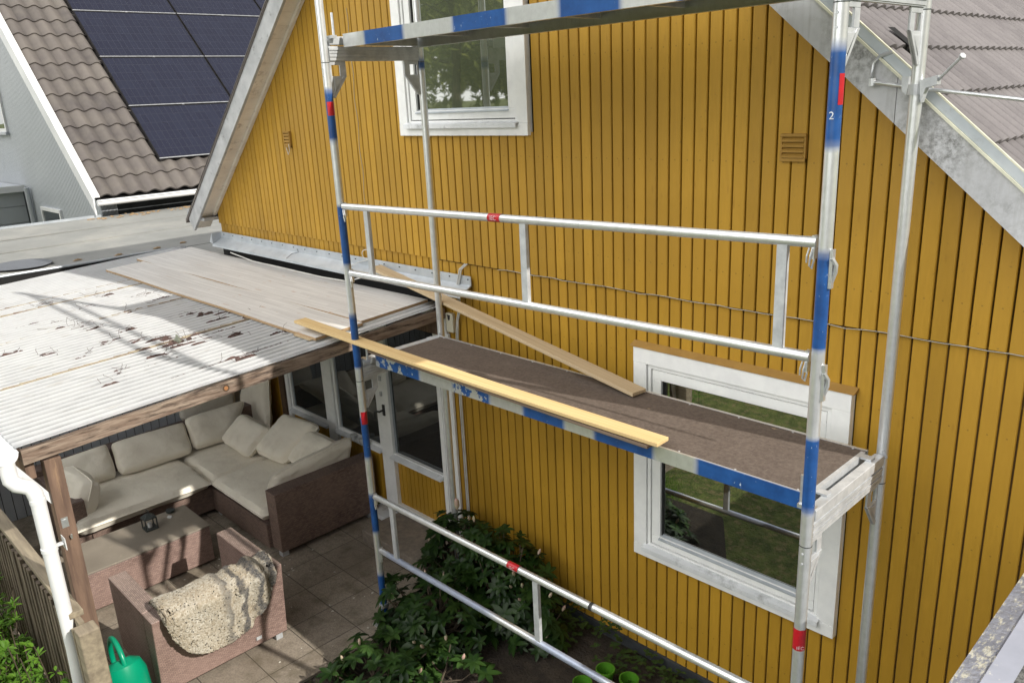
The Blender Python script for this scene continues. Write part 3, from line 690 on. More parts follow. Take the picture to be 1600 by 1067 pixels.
# ------------------------------------------------------------------ scaffold
FX = 3.114; BY = .717
sca = thing('scaffold', (0, 0, G), 'two-level aluminium scaffold with blue sprayed bands standing before the yellow wall', 'scaffold')
def bands(lst, soft=.02):
    def f(z):
        v = 0
        for a, b in lst:
            lo, hi = min(a, b), max(a, b)
            t = min((z - lo) / soft, (hi - z) / soft) + .5; v = max(v, min(1, max(0, t)))
        return v
    return f
FLb = bands([(1.69, 1.39), (1.0, .62), (.3, -.07), (-.41, -.72), (-.99, -1.29), (-1.62, -2.05)])
FRb = bands([(1.71, 1.38), (.65, .31), (.01, -.13), (-.0, .03)] and [(1.71, 1.38), (.65, .31), (.02, -.13), (.02, -.10)])
def FRf(z): return max(bands([(1.71, 1.38), (.65, .31)])(z), bands([(.12, -.12)], .03)(z) if False else bands([(-.01 + .12, -.17)], .03)(z))
def post(x, y, fn, lab=None):
    m = MB(); zs = linspace(G + .01, 3.15, 210); m.tube([(x, y, z) for z in zs], .0243, 20, fn=lambda q: fn(q.z))
    o = m.build('standard_post', 'paint', sca, smooth=True)
    if lab: o['label'] = lab
    m = MB(); m.box(x-.07, x+.07, y-.07, y+.07, G, G+.008); m.tube([(x, y, G), (x, y, G+.16)], .021, 12); m.tube([(x, y, G+.15), (x, y, G+.18)], .034, 12); m.build('base_plate', 'galv', o)
    for zj in (-.16, 1.84):
        m = MB(); m.tube([(x, y, zj), (x, y, zj+.004)], .0255, 16); m.build('joint_ring', 'iron', o)
        m = MB()
        for dz in (-.03, -.075): m.tube([(x-.012*0, y-.0235, zj+dz), (x, y-.0265, zj+dz)], .005, 8)
        m.build('rivet', 'alu', o)
    return o
pFL = post(0, 0, FLb); pFR = post(FX, 0, lambda z: max(bands([(1.71, 1.38), (.65, .31)])(z), bands([(.31, -.01)], .03)(z) if False else bands([(.31 - .0, .305)])(z)))
# the lowest blue band of the right front post reaches from under the deck up to knee height
bpy.data.objects.remove(pFR.children[0], do_unlink=True)
for ch in list(pFR.children): bpy.data.objects.remove(ch, do_unlink=True)
bpy.data.objects.remove(pFR, do_unlink=True)
pFR = post(FX, 0, bands([(1.71, 1.38), (.65, .31 + .33 * 0)] if False else [(1.71, 1.38), (1.02, .65), (.31, -.01)]), 'front post with wide clear blue bands')
pBL = post(0, BY, bands([(1.80, 1.86)])); pBR = post(FX, BY, lambda z: 0)
def label_band(par, c, axis, r, length, text, tsize):
    """red sticker wrapped round a tube, lettering raised 1 mm on the side facing outwards"""
    m = MB(); c = Vector(c); d = Vector(axis).normalized(); n = 24
    m.tube([c - d*length/2, c + d*length/2], r + .0012, n, cap=False); o = m.build('sticker', 'red', par, smooth=True)
    return o
def text_on(body, size, loc, rot, mat, par, ext=.0004):
    cu = bpy.data.curves.new('lettering', 'FONT'); cu.body = body; cu.size = size; cu.extrude = ext; cu.align_x = 'CENTER'; cu.align_y = 'CENTER'
    tmp = bpy.data.objects.new('tmp', cu); me = bpy.data.meshes.new_from_object(tmp); bpy.data.objects.remove(tmp); me.materials.clear(); me.materials.append(M[mat]); o = bpy.data.objects.new('lettering', me); COL.objects.link(o)
    off = Vector(par['_o']); o.parent = par; o.location = Vector(loc) - off; o.rotation_euler = rot; o['_o'] = tuple(off); return o
st = label_band(pFR, (FX, 0, -.59), (0, 0, 1), .0243, .10, '', 0)
text_on('IEC', .022, (FX + .016, -.0205, -.625), (PI/2, 0, math.radians(35)), 'label_white', st)
for zc_, hl in ((-.42, .045), (1.58, .04)):
    m = MB(); m.tube([(0, 0, zc_-hl), (0, 0, zc_+hl)], .0252, 24, cap=False)
    m.f = [f for f in m.f if sum(m.v[k][0] for k in f)/4 > .008]; m.mi = [0]*len(m.f); m.build('sticker', 'red', pFL, smooth=True)
m = MB(); m.tube([(FX, 0, 1.52), (FX, 0, 1.62)], .0252, 24, cap=False)
# only the right-hand half of the upper right label shows red
keep = [i for i, f in enumerate(m.f) if sum(m.v[k][0] for k in f)/4 > FX + .019]
m.f = [m.f[i] for i in keep]; m.mi = [0] * len(m.f); m.build('sticker', 'red', pFR, smooth=True)
text_on('2', .036, (FX + .002, -.0257, 1.485), (PI/2, 0, math.radians(8)), 'scribble', pFR)

def rail_set(z1l, z1r, z2l, z2r, xs, lab, paintx=()):
    y = 0.0
    m = MB()
    pf = bands([(a, b) for a, b in paintx], .12)
    def rr(za, zb):
        pts = [Vector((lerp(.035, FX-.03, t), y, lerp(za, zb, t))) for t in linspace(0, 1, 60)]
        return pts
    def rads():
        out = []
        for t in linspace(0, 1, 60):
            out.append(.0205 if .03 < t < .96 else .0205 + .002*(1 if t > .5 else 0))
        return out
    m.tube(rr(z1l, z1r), .0205, 16, fn=lambda q: 0.0)
    m.tube(rr(z2l, z2r), .0205, 16, fn=lambda q: .55 * pf(q.x))
    o = m.build('guard_rail', 'paint', sca, smooth=True); o['label'] = lab
    for x in xs:
        t = (x - .035) / (FX - .065); za = lerp(z1l, z1r, t) - .015; zb = lerp(z2l, z2r, t) + .015
        k = MB(); k.beam((x, y, zb), (x, y, za), .042, .024, (0, 1, 0)); k.build('upright', 'alu', o, bevel=.003)
    for (x, z, s_) in ((.0, z1l, 1), (.0, z2l, 1), (FX, z1r, -1), (FX, z2r, -1)):
        k = MB(); xx = x + s_ * .034
        k.box(min(xx, xx+s_*.012), max(xx, xx+s_*.012), -.012, .012, z-.06, z+.025)
        k.tube([(xx + s_*.006, -.012, z-.02), (xx + s_*.012, -.016, z-.05), (xx + s_*.016, -.012, z-.085), (xx + s_*.008, -.008, z-.095), (xx, -.010, z-.06)], .004, 6)
        k.tube([(xx + s_*.02, -.010, z-.02), (xx + s_*.026, -.014, z-.05), (xx + s_*.028, -.010, z-.075)], .0035, 6)
        k.build('hook', 'galv', o, smooth=False)
        if s_ == -1:
            k = MB(); k.box(FX + .022, FX + .034, -.010, .010, z-.16, z-.02); k.tube([(FX+.030, -.008, z-.05), (FX+.043, 0, z-.075), (FX+.042, 0, z-.10), (FX+.028, .004, z-.14)], .008, 8); k.build('latch', 'galv', o, smooth=True)
    return o
g1 = rail_set(.997, 1.0504, .575, .6214, (.275, 1.605, 2.955), 'guard rail above the deck at mid height')
g2 = rail_set(-1.003, -.954, -1.425, -1.38, (.228, 1.583, 2.9), 'lower guard rail below the deck with blue tinted bottom tube', [(.1, 1.2), (1.55, 2.1)])
g3 = rail_set(2.997, 3.05, 2.575, 2.62, (.275, 1.605, 2.955), 'guard rail of the upper deck')
for g, zc in ((g1, 1.022), (g2, -.978)):
    st = label_band(g, (1.41, 0, zc), (1, 0, .017), .0205, .088, 'IEC', 0)
    text_on('IEC', .032, (1.41, -.0222, zc), (PI/2, math.radians(-1), 0), 'label_white', st, .0003)
m = MB(); m.tube([(1.985, -.006, -.967), (2.0, -.006, -.967)], .0225, 12); m.build('black_tape', 'rubber', g2)

def transom(x, z, s_):
    """beam joining front and back post: square tube above a ribbed profile, gusset plates under both ends"""
    m = MB(); m.box(x-.022, x+.022, .028, BY-.028, z-.06, z-.012); o = m.build('transom', 'alu', sca, bevel=.004)
    m = MB()
    for i in range(4): m.box(x-.016-.002*(i % 2), x+.016+.002*(i % 2), .024, BY-.024, z-.145+i*.019, z-.145+i*.019+.0135)
    m.box(x-.012, x+.012, .024, BY-.024, z-.150, z-.066); m.build('ribbed_profile', 'alu', o)
    for (y0, sg) in ((.022, 1), (BY-.022, -1)):
        pl = [(y0, z-.15), (y0+sg*.115, z-.15), (y0+sg*.115, z-.235), (y0, z-.36)]
        m = MB()
        # plate with a square window cut: build as a frame of pieces
        def P(a, b): return [(y0+sg*a, z+b) for a, b in zip(a, b)]
        th = .010; xa = x - th/2
        for q in ([(0,-.15),(.115,-.15),(.115,-.172),(0,-.172)], [(.072,-.172),(.115,-.172),(.115,-.235),(.072,-.235)], [(0,-.172),(.014,-.172),(.014,-.235),(0,-.235)], [(0,-.235),(.115,-.235),(.02,-.36),(0,-.36)]):
            m.prism([(y0+sg*a, z+b) for a, b in q], th, 'x', xa)
        m.prism([(y0+sg*.022, z-.25), (y0+sg*.085, z-.25), (y0+sg*.022, z-.335)], .004, 'x', x + th/2)
        m.prism([(y0+sg*.09, z-.235), (y0+sg*.115, z-.235), (y0+sg*.02, z-.36), (y0+sg*.0, z-.345)], .018, 'x', x - .009)
        gp = m.build('gusset', 'alu', o, bevel=.002)
    m = MB(); m.tube([(x + .05*s_, .045, z-.02), (x + .05*s_, .045, z+.115)], .0075, 8); m.box(x-.015, x+.06*s_ if s_ > 0 else x+.015, .03, .06, z-.025, z-.008) if s_ > 0 else m.box(x+.05*s_-.01, x+.015, .03, .06, z-.025, z-.008); m.build('locking_pin', 'galv', o, smooth=True)
    m = MB(); m.tube([(x, .0, z-.03), (x, .03, z-.035), (x, .045, z-.06)], .014, 8); m.build('weld', 'alu', o, smooth=True); m = MB(); m.tube([(x, BY, z-.03), (x, BY-.03, z-.035), (x, BY-.045, z-.06)], .014, 8)
    m.tube([(x, BY, z-.01), (x+.01, BY-.02, z+.005), (x+.02, BY-.01, z-.03)], .009, 8); m.build('weld', 'alu', o, smooth=True)
for z in (0, 2.0):
    transom(.0, z, 1); transom(FX, z, -1)
def deck(z, blue, peel, lab):
    x0, x1, y0, y1, t = .047, FX - .047, .109, .6764, .0745
    m = MB(); m.box(x0 + .004, x1 - .004, y0 + .006, y1 - .006, z - .014, z - .003)
    root = m.build('deck', 'deck', sca); root['label'] = lab
    pf = bands(blue, .03); n = 240
    for yy, s_ in ((y0, 1), (y1, -1)):
        k = MB(); xs = linspace(x0, x1, n); prof = [(0, 0), (0, -t), (.028, -t), (.028, -t + .003), (.0035, -t + .003), (.0035, -.004), (.014, -.004), (.014, 0)]
        vs = []; pv = []; pe = []
        for x in xs:
            for (a, b) in prof:
                vs.append((x, yy + s_*a, z + b)); on = pf(x) if (a < .001 and s_ == 1) else 0.0
                pv.append(on); pe.append(max([0] + [1.0 if a0 <= x <= b0 else 0 for a0, b0 in peel]))
        fs = []; P_ = len(prof)
        for i in range(n - 1):
            for q in range(P_):
                f = (i*P_+q, i*P_+(q+1) % P_, (i+1)*P_+(q+1) % P_, (i+1)*P_+q); fs.append(f if s_ == 1 else f[::-1])
        k.add(vs, fs, paint=pv, peel=pe); k.build('deck_rim', 'paintrim', root)
    for x in (x0, x1 - .02): k = MB(); k.box(x, x + .02, y0 + .0285, y1 - .0285, z - t + .01, z - .002); k.build('end_rim', 'alu', root)
    for i in range(1, 6):
        x = lerp(x0, x1, i / 6); k = MB(); k.box(x-.014, x+.014, y0 + .0285, y1 - .0285, z-.045, z-.0145); k.build('cross_rib', 'alu', root)
    for x in (x0, x1):
        s_ = 1 if x > 1 else -1
        for y in (y0 + .07, y1 - .07):
            k = MB(); k.box(min(x, x + s_*.05), max(x, x + s_*.05), y-.02, y+.02, z-.011, z-.002); k.build('hook', 'alu', root)
    k = MB()
    for i in range(11): x = lerp(x0+.06, x1-.06, i/10); k.tube([(x, y1-.022, z-.003), (x, y1-.022, z-.001)], .006, 8); k.tube([(x, y0+.022, z-.003), (x, y0+.022, z-.001)], .005, 8)
    k.build('rivet', 'alu', root)
    return root
deck(0, [(.047, .52), (.836, 1.163), (1.425, 1.735), (1.93, 2.30), (2.53, 3.07)], [(.047, .60), (.82, 1.2)], 'lower deck with scratched brown phenolic board')
deck(2.0, [(.261, .637), (1.043, 1.441), (1.773, 2.124), (2.4, 2.7)], [], 'upper deck seen from below')

# tie tube with clamp at the right rear post
tie = thing('tie_bar', (3.15, .76, 1.55), 'thin steel tie bar clamped to the right rear post and running out of the picture', 'tie bar')
m = MB(); m.tube([(2.915, .77, 1.585), (3.15, .752, 1.548), (4.4, .74, 1.36)], .008, 10); m.build('bar', 'galv', tie, smooth=True)
m = MB(); m.tube([(2.915, .77, 1.585), (2.905, .78, 1.60), (2.908, .785, 1.66), (2.93, .79, 1.685), (2.975, .80, 1.70)], .008, 8); m.tube([(2.915, .77, 1.57), (2.915, .77, 1.60)], .014, 8); m.build('hook', 'galv', tie, smooth=True)
m = MB(); m.prism([(3.045, 1.60), (3.075, 1.60), (3.07, 1.53), (3.05, 1.545)], .035, 'y', .735); m.prism([(3.135, 1.585), (3.20, 1.60), (3.20, 1.565), (3.16, 1.555), (3.145, 1.50)], .04, 'y', .68); m.tube([(FX, BY, 1.53), (FX, BY, 1.57)], .032, 16); m.tube([(3.19, .70, 1.575), (3.29, .64, 1.66)], .006, 8); m.tube([(3.29, .64, 1.66), (3.296, .636, 1.665)], .012, 6)
m.build('clamp', 'alu', tie)

# ------------------------------------------------------------------ planks
def slab_between(a, b, width, t, name, mats, label, cat='plank', group=None, wdir=None, sag=0, n=24):
    """board from a to b (centre line of its top face); mesh local x runs along it"""
    a = Vector(a); b = Vector(b); d = (b - a); L_ = d.length; dx = d.normalized()
    up = Vector((0, 0, 1)); r = dx.cross(up).normalized() if wdir is None else Vector(wdir); u = r.cross(dx)
    m = MB(); vs = []
    for i in range(n + 1):
        s_ = i / n; x = s_ * L_; wv = width/2 * (1 + .012*math.sin(s_*17)); z0 = -sag*math.sin(PI*s_)
        vs += [(x, -wv, z0), (x, wv, z0), (x, wv, z0 - t), (x, -wv, z0 - t)]
    fs = []; mi = []
    for i in range(n):
        q = i*4
        fs.append((q, q+4, q+5, q+1)); mi.append(0); fs.append((q+1, q+5, q+6, q+2)); mi.append(1)
        fs.append((q+2, q+6, q+7, q+3)); mi.append(0); fs.append((q+3, q+7, q+4, q)); mi.append(1)
    fs += [(0, 1, 2, 3), (n*4+3, n*4+2, n*4+1, n*4)]; mi += [1, 1]
    m.add(vs, fs); m.mi = mi
    o = m.build(name, mats, bevel=.003)
    o.matrix_world = Matrix((( dx.x, -r.x, u.x, a.x), (dx.y, -r.y, u.y, a.y), (dx.z, -r.z, u.z, a.z), (0, 0, 0, 1)))
    return tag(o, label, cat, group)
slab_between((-.66, -.02, .165), (2.36, .098, .046), .098, .020, 'plank', ['plank_new', 'plank_new'], 'long new yellow pine plank along the front edge of the deck', sag=.012)
slab_between((.10, .062, .070), (2.31, .088, .022), .092, .017, 'plank', ['plank_dark', 'plank_dark'], 'thin dark weathered plank lying under the yellow pine plank')
slab_between((-1.02, .905, .345), (1.855, .592, .026), .108, .022, 'plank', ['plank_old', 'plank_old'], 'pale plank sloping from the zinc flashing down to the deck')

# ------------------------------------------------------------------ pergola
def proof(y): return .083 + .052 * y - .02          # middle plane of the corrugated roof
per = thing('pergola', (-2.2, -.5, G), 'timber patio pergola roofed with white corrugated plastic sheets', 'pergola')
PX0, PX1, PY0, PY1 = -5.0, -.245, -1.96, .97
m = MB(); pitch = .0762; n = int((PX1 - PX0) / (pitch / 8)); ny = 26
vs = []; val = []
for j in range(ny + 1):
    y = lerp(PY0, PY1, j / ny)
    for i in range(n + 1):
        x = PX1 - (PX1 - PX0) * i / n; c = math.cos(2*PI*(PX1 - x)/pitch)
        vs.append((x, y, proof(y) + .009 * c + .004*math.sin(y*2.1 + x) + .003*noise.noise(Vector((x*2, y*2, 0))))); val.append((.5 - .5*c) ** 1.6)
m.add(vs, [(j*(n+1)+i, j*(n+1)+i+1, (j+1)*(n+1)+i+1, (j+1)*(n+1)+i) for j in range(ny) for i in range(n)], valley=val)
o = m.build('corrugated_sheet', 'sheet', per, smooth=True)
sol = o.modifiers.new('t', 'SOLIDIFY'); sol.thickness = .003
for x in (-3.78, -3.50, -2.53, -1.36, -.62):
    if x == -.62: continue
    m = MB()
    for j in range(30):
        y = lerp(PY0+.01, PY1, j/30); y2 = lerp(PY0+.01, PY1, (j+1)/30); wv = .011 + .005*noise.noise(Vector((x, y*3, 0)))
        m.box(x-wv, x+wv, y, y2, proof(y)-.012, proof(y)+.0125 + .003*random.random())
    m.build('joint_strip', 'strip', per)
m = MB(); m.box(-.292, -.252, PY0+.02, .97, -.2, -.1)
vs = []
o_ = MB()
for (xa, xb) in ((-.292, -.25),):
    pl = [(PY0+.02, proof(PY0)-.018), (.97, proof(.97)-.018), (.97, proof(.97)-.10), (PY0+.02, proof(PY0)-.10)]
    o_.prism(pl, xb - xa, 'x', xa)
bm_ = o_.build('edge_beam', 'timber_old', per, bevel=.004)
k = MB(); k.tube([(-.251, -.80, -.035), (-.2485, -.80, -.035)], .022, 16); k.build('knot_ring', 'brown_trim', bm_)
k = MB(); k.tube([(-.249, -.80, -.035), (-.2465, -.80, -.035)], .013, 16); k.build('knot', 'knot_wood', bm_)
for x in (-1.2, -2.15, -3.1, -4.0):
    o_ = MB(); o_.prism([(PY0+.03, proof(PY0)-.02), (.97, proof(.97)-.02), (.97, proof(.97)-.12), (PY0+.03, proof(PY0)-.12)], .045, 'x', x); o_.build('rafter', 'timber_old', per)
m = MB(); m.box(-4.05, -.295, -1.93, -1.885, -.24, -.15); m.build('front_beam', 'timber_old_z', per)
m = MB(); m.box(-4.05, -.295, .93, .974, -.12, -.0); m.build('wall_plate', 'timber_old_z', per)
for x in (-.345, -4.0):
    m = MB(); m.box(x, x+.085, -1.845, -1.76, G, -.15); po = m.build('post', 'timber_old_z', per, bevel=.004)
k = MB(); k.box(-.262, -.2585, -1.83, -1.795, -.56, -.50); k.box(-.2595, -.2575, -1.822, -1.803, -.548, -.512); k.tube([(-.262, -1.80, -.62), (-.24, -1.80, -.625), (-.235, -1.80, -.60)], .005, 6); k.build('latch', 'galv', per)
m = MB(); m.beam((-.30, -1.80, -.46), (-.30, -2.0, -.12), .02, .035); m.build('gutter_bracket', 'grey_white', per)
# gutter (half round) and downpipe
m = MB(); R_ = .058; seg = 14; gx0, gx1 = -4.1, -.215; gz = -.045; gy = -2.015
for rr_, flip in ((R_, False), (R_-.003, True)):
    vs = []
    for x in (gx0, gx1):
        for k in range(seg+1): a = PI + PI*k/seg; vs.append((x, gy + rr_*math.cos(a), gz + rr_*math.sin(a)))
    fs = [(k, k+1, seg+2+k, seg+1+k) for k in range(seg)]
    m.add(vs, [f[::-1] for f in fs] if flip else fs)
m.add([(gx1, gy + R_*math.cos(PI+PI*k/seg), gz + R_*math.sin(PI+PI*k/seg)) for k in range(seg+1)], [tuple(range(seg+1))])
m.tube([(gx0, gy-R_, gz), (gx1, gy-R_, gz)], .005, 6); m.tube([(gx0, gy+R_, gz), (gx1, gy+R_, gz)], .004, 6)
gut = m.build('gutter', 'nb_white', per, smooth=True)
m = MB(); m.tube([(-.25, gy, -.09), (-.25, gy, -.15), (-.245, gy, -.19), (-.235, gy+.02, -.225), (-.215, gy+.07, -.25), (-.205, -1.93, -.285), (-.2, -1.925, -.33), (-.2, -1.925, -1.25), (-.195, -1.93, -1.40), (-.185, -1.935, -1.50), (-.185, -1.935, G+.05)], .0375, 18, rad=[.04,.04,.04,.04,.04,.04,.0375,.0375,.0375,.0375,.0375])
dp = m.build('downpipe', 'nb_white', per, smooth=True)
for z in (-.33, -.62): 
    m = MB(); m.tube([(-.2, -1.925, z-.012), (-.2, -1.925, z+.012)], .042 if z < -.5 else .0405, 18); m.build('collar', 'nb_white', dp, smooth=True)
m = MB(); m.box(-.225, -.20, -1.885, -1.845, -.625, -.615); m.box(-.245, -.18, -1.85, -1.846, -.655, -.585); m.build('pipe_clamp', 'nb_white', dp)

# boards laid on the pergola roof
BZ = .012
def roof_board(x0, x1, y0, y1, lab, lift=0, t=.022):
    m = MB(); n_ = 14
    def z(y): return proof(y) + BZ + lift
    vs = []
    for i in range(n_+1):
        x = lerp(x0, x1, i/n_); s_ = .003*math.sin(i*.9 + y0*7)
        vs += [(x, y0, z(y0)+s_+t), (x, y1, z(y1)+s_+t), (x, y1, z(y1)+s_), (x, y0, z(y0)+s_)]
    fs = []; mi = []
    for i in range(n_):
        q = i*4; fs += [(q, q+4, q+5, q+1), (q+1, q+5, q+6, q+2), (q+2, q+6, q+7, q+3), (q+3, q+7, q+4, q)]; mi += [0, 1, 0, 1]
    fs += [(0, 1, 2, 3), (n_*4+3, n_*4+2, n_*4+1, n_*4)]; mi += [1, 1]
    m.add(vs, fs); m.mi = mi
    return tag(m.build('pine_board', ['board', 'board_edge'], root=(x0, y0, proof(y0)), bevel=.002), lab, 'board', 'pine boards laid on the corrugated roof')
roof_board(-4.66, -.40, .315, .93, 'wide pine panel nearest the yellow wall on the corrugated roof')
roof_board(-4.45, -.37, -.08, .309, 'front pine panel on the corrugated roof, lying beside the bare sheets')
m = MB(); m.box(-.62, -.40, -.105, -.03, .070, .079); tag(m.build('offcut', 'plank_old', root=(-.5, -.06, .07)), 'thin pine offcut under the end of the yellow plank', 'offcut')

# debris on the sheets
def blob(mb, c, rx, ry, rz, ang=0, n=7, m_=5, amp=.5):
    ca, sa = math.cos(ang), math.sin(ang); sd = random.random() * 99
    def f(u, v):
        a = 2*PI*u; b = PI/2*v; k = 1 + amp * noise.noise(Vector((math.cos(a)*1.7+sd, math.sin(a)*1.7, b*2)))
        x = rx*math.cos(a)*math.cos(b)*k; y = ry*math.sin(a)*math.cos(b)*k
        return (c[0] + x*ca - y*sa, c[1] + x*sa + y*ca, c[2] + rz*math.sin(b)*k)
    mb.grid(f, n*2, m_)
deb = MB()
random.seed(11)
main = [(-2.95,-1.18),(-2.75,-1.02),(-2.6,-1.05),(-2.45,-.95),(-2.3,-.92),(-1.78,-.95),(-1.62,-.80),(-1.52,-.72),(-1.45,-.70),(-1.30,-.68),(-1.30,-.62),(-1.2,-.66),(-1.15,-.52),(-1.95,-.30),(-1.85,-.22),(-1.55,-.22),(-1.70,-.10),(-1.45,-.02),(-1.05,-.32),(-.78,-.10),(-.50,-.52),(-.55,-.58),(-1.6,-1.18),(-2.2,-1.5),(-3.1,-.7),(-3.35,-.45),(-3.0,-.25),(-2.7,-.2),(-1.0,-1.15),(-.85,-1.3),(-3.6,-.9),(-1.36,-.9),(-1.36,-.5),(-2.53,-.6),(-2.53,-.9),(-3.5,-.5), (-1.9,-1.3), (-1.1,-.85), (-2.0,-.75)]
for (x, y) in main:
    for q in range(random.randint(3, 6)):
        xx = x + random.uniform(-.03, .03); yy = y + random.uniform(-.06, .06)
        blob(deb, (xx, yy, proof(yy) - .002), random.uniform(.008, .017), random.uniform(.02, .06), random.uniform(.008, .018), random.uniform(-.3, .3))
    for q in range(random.randint(2, 6)):
        xx = x + random.uniform(-.05, .05); yy = y + random.uniform(-.10, .10); z0 = proof(yy) + .008; pts = [Vector((xx, yy, z0))]
        d = Vector((random.uniform(-1, 1), random.uniform(-1.5, 1.5), random.uniform(0, .6))).normalized()
        for s_ in range(5): d = (d + Vector((random.uniform(-.6,.6), random.uniform(-.6,.6), random.uniform(-.5,.4)))).normalized(); pts.append(pts[-1] + d*.016); pts[-1].z = max(pts[-1].z, z0 - .004)
        deb.tube(pts, .0013, 4)
for k in range(1100):                                     # long rows of fine litter in the valleys
    vy = random.choice([(-2.9, -1.2), (-2.4, -1.0), (-1.3, -.6), (-2.0, -.3), (-1.36, -.8), (-2.53, -.7), (-3.5, -.6), (-.6, -.55), (-1.0, -1.2), (-1.8, -1.4), (-3.1, -.5)])
    xx = round((PX1 - vy[0]) / pitch + .5) * pitch; xx = PX1 - xx + pitch/2 + random.gauss(0, .006); yy = vy[1] + random.gauss(0, .22)
    if PY0 < yy < PY1 - .95: blob(deb, (xx, yy, proof(yy) - .006), random.uniform(.003, .008), random.uniform(.008, .022), random.uniform(.003, .007), 0, 4, 3)
tag(deb.build('leaf_litter', 'debris', smooth=True), 'brown twigs and moss litter scattered on the corrugated roof', 'litter', kind='stuff')
m = MB(); blob(m, (-1.29, -.655, proof(-.65)), .026, .022, .052, .3, 7, 6, .4)
tag(m.build('stone', 'stone', root=(-1.29, -.655, .03), smooth=True), 'small grey mossy stone standing on the corrugated roof', 'stone')

# ------------------------------------------------------------------ flat carport roof beyond
car = thing('carport', (-6.2, 2, G), 'low carport with grey felt flat roof between the two houses', 'carport')
m = MB(); m.grid(lambda u, v: (lerp(-8.55, -5.03, u), lerp(-5, 11.8, v), lerp(.175, .10, u) + .010*noise.noise(Vector((u*3, v*6, 0)))), 40, 90)
m.build('felt_roof', 'felt', car, smooth=True)
m = MB(); m.prism([(-8.55, .0), (-5.03, -.08), (-5.03, .085), (-8.55, .158)], 16.8, 'y', -5); m.box(-5.03, -4.0, 1.02, 11.8, -.08, .08); m.build('roof_body', 'dark', car)
m = MB(); m.box(-5.03, -3.985, 1.02, 11.8, .085, .098); m.build('felt_return', 'felt', car)
m = MB(); pts = [(-5.03 + .012*noise.noise(Vector((0, y*1.3, 0))), y, .100 + .014*noise.noise(Vector((5, y*1.1, 0)))) for y in linspace(-5, 1.0, 50)]
m.tube(pts, .013, 8); m.build('edge_roll', 'flash_grey', car, smooth=True)
m = MB()
for x in (-7.5, -6.5): zz = .10 + (-5.03-x)*.0213; m.prism([(-5, zz), (11.5, zz), (11.5, zz+.012), (-5, zz+.012)], .05, 'x', x)
m.build('felt_seam', 'felt', car)
m = MB(); m.box(-8.62, -8.55, -5, 1.25, .08, .205); m.build('edge_trim', 'flash_grey', car)
m = MB()
for i in range(int(3.05/.085)):
    y = -2.03 + i*.085; m.box(-4.0, -3.985, y+.004, y+.081, G, -.12)
m.cur = 1; m.box(-4.02, -4.001, -2.05, .96, G, -.12); m.build('board_wall', ['grey_siding', 'dark'], car)
random.seed(5)
m = MB()
m.cur = 0
for k in range(160):
    t = random.random(); y = lerp(1.0, 5.0, t) ; x = -8.35 + random.gauss(0, .08); blob(m, (x, y, .175), random.uniform(.01, .03), random.uniform(.01, .04), .01, random.random()*3, 4, 2)
for (x, y) in ((-5.25, -.1), (-5.2, .75), (-5.3, 1.1), (-6.3, 2.2), (-5.15, .3)): blob(m, (x, y, .108), .02, .05, .015, .2, 5, 3)
tag(m.build('dry_leaves', 'board_edge'), 'dry leaves blown along the far edge of the felt roof', 'leaves', kind='stuff')
m = MB(); vs = [( -5.45 + .34*math.cos(a)*(1+.06*math.sin(3*a)), -.62 + .32*math.sin(a)*(1+.05*math.cos(2*a)), .2145) for a in [2*PI*k/48 for k in range(48)]]
vs = [(x, y, .1275) for x, y, z in vs]; m.add(vs, [tuple(range(48))])
tag(m.build('puddle', 'wetfelt'), 'dark damp oval patch on the felt flat roof', 'puddle')

# ------------------------------------------------------------------ grey neighbour house
NX, NY, NZ = -8.56, 1.175, .45; NS = .905
nb = thing('grey_house', (-13, 7, G), 'pale grey neighbouring house with brown pantile roof, white verge and solar panels', 'house')
def nz(x): return NZ + NS * (NX - x)
RX = -13.2
m = MB()
for i in range(int(9.2/.075)):
    x = -8.76 - i*.075
    top = min(nz(x), nz(2*RX - x)) - .05 if x < RX else nz(x) - .05
    if top > .04: m.prism([(x, -.15 if x > -11.6 else -1.9), (x-.060, -.15 if x > -11.6 else -1.9), (x-.060, top), (x, top)], .012, 'y', 1.325)
m.cur = 1; m.prism([(-8.77, G), (RX, G), (RX, nz(RX)-.1), (-8.77, nz(-8.77)-.08)], .02, 'y', 1.34); m.prism([(RX, G), (-17.6, G), (-17.6, .5), (RX, nz(RX)-.1)], .02, 'y', 1.34)
m.build('wall', ['nb_siding', 'nb_gap'], nb)
m = MB(); m.box(-8.78, -8.76, 1.35, 12, G, .5); m.build('side_wall', 'plinth', nb)  # near-black colour stands in for the shade under the eave
m = MB()
for i in range(12): x = -8.775+.001; m.box(-8.755, -8.74, 1.33 + i*.02, 1.342+i*.02, -.1, .42)
m.build('corner_board', 'nb_siding', nb)
m = MB(); tiled_roof(m, RX, nz(RX), NX+.02, nz(NX+.02)+.02, 1.25, 12.2, .2765, .236, 1, .055, .026, 9)
m.build('roof_tiles', 'nb_tile', nb, smooth=True)
m = MB(); m.prism([(NX, nz(NX)-.02), (RX, nz(RX)-.02), (RX, nz(RX)-.1), (NX, nz(NX)-.08)], 10.9, 'y', 1.24); m.prism([(RX, nz(RX)), (-17.8, nz(2*RX+17.8)), (-17.8, nz(2*RX+17.8)-.08), (RX, nz(RX)-.08)], 10.9, 'y', 1.24); m.build('roof_body', 'dark', nb)
m = MB(); m.prism([(NX+.06, nz(NX+.06)+.06), (RX, nz(RX)+.06), (RX, nz(RX)-.22), (NX+.06, nz(NX+.06)-.18)], .02, 'y', 1.165)
m.prism([(NX+.05, nz(NX+.05)+.06), (RX, nz(RX)+.06), (RX, nz(RX)+.082), (NX+.05, nz(NX+.05)+.082)], .11, 'y', 1.16); m.build('verge_board', 'nb_white', nb)
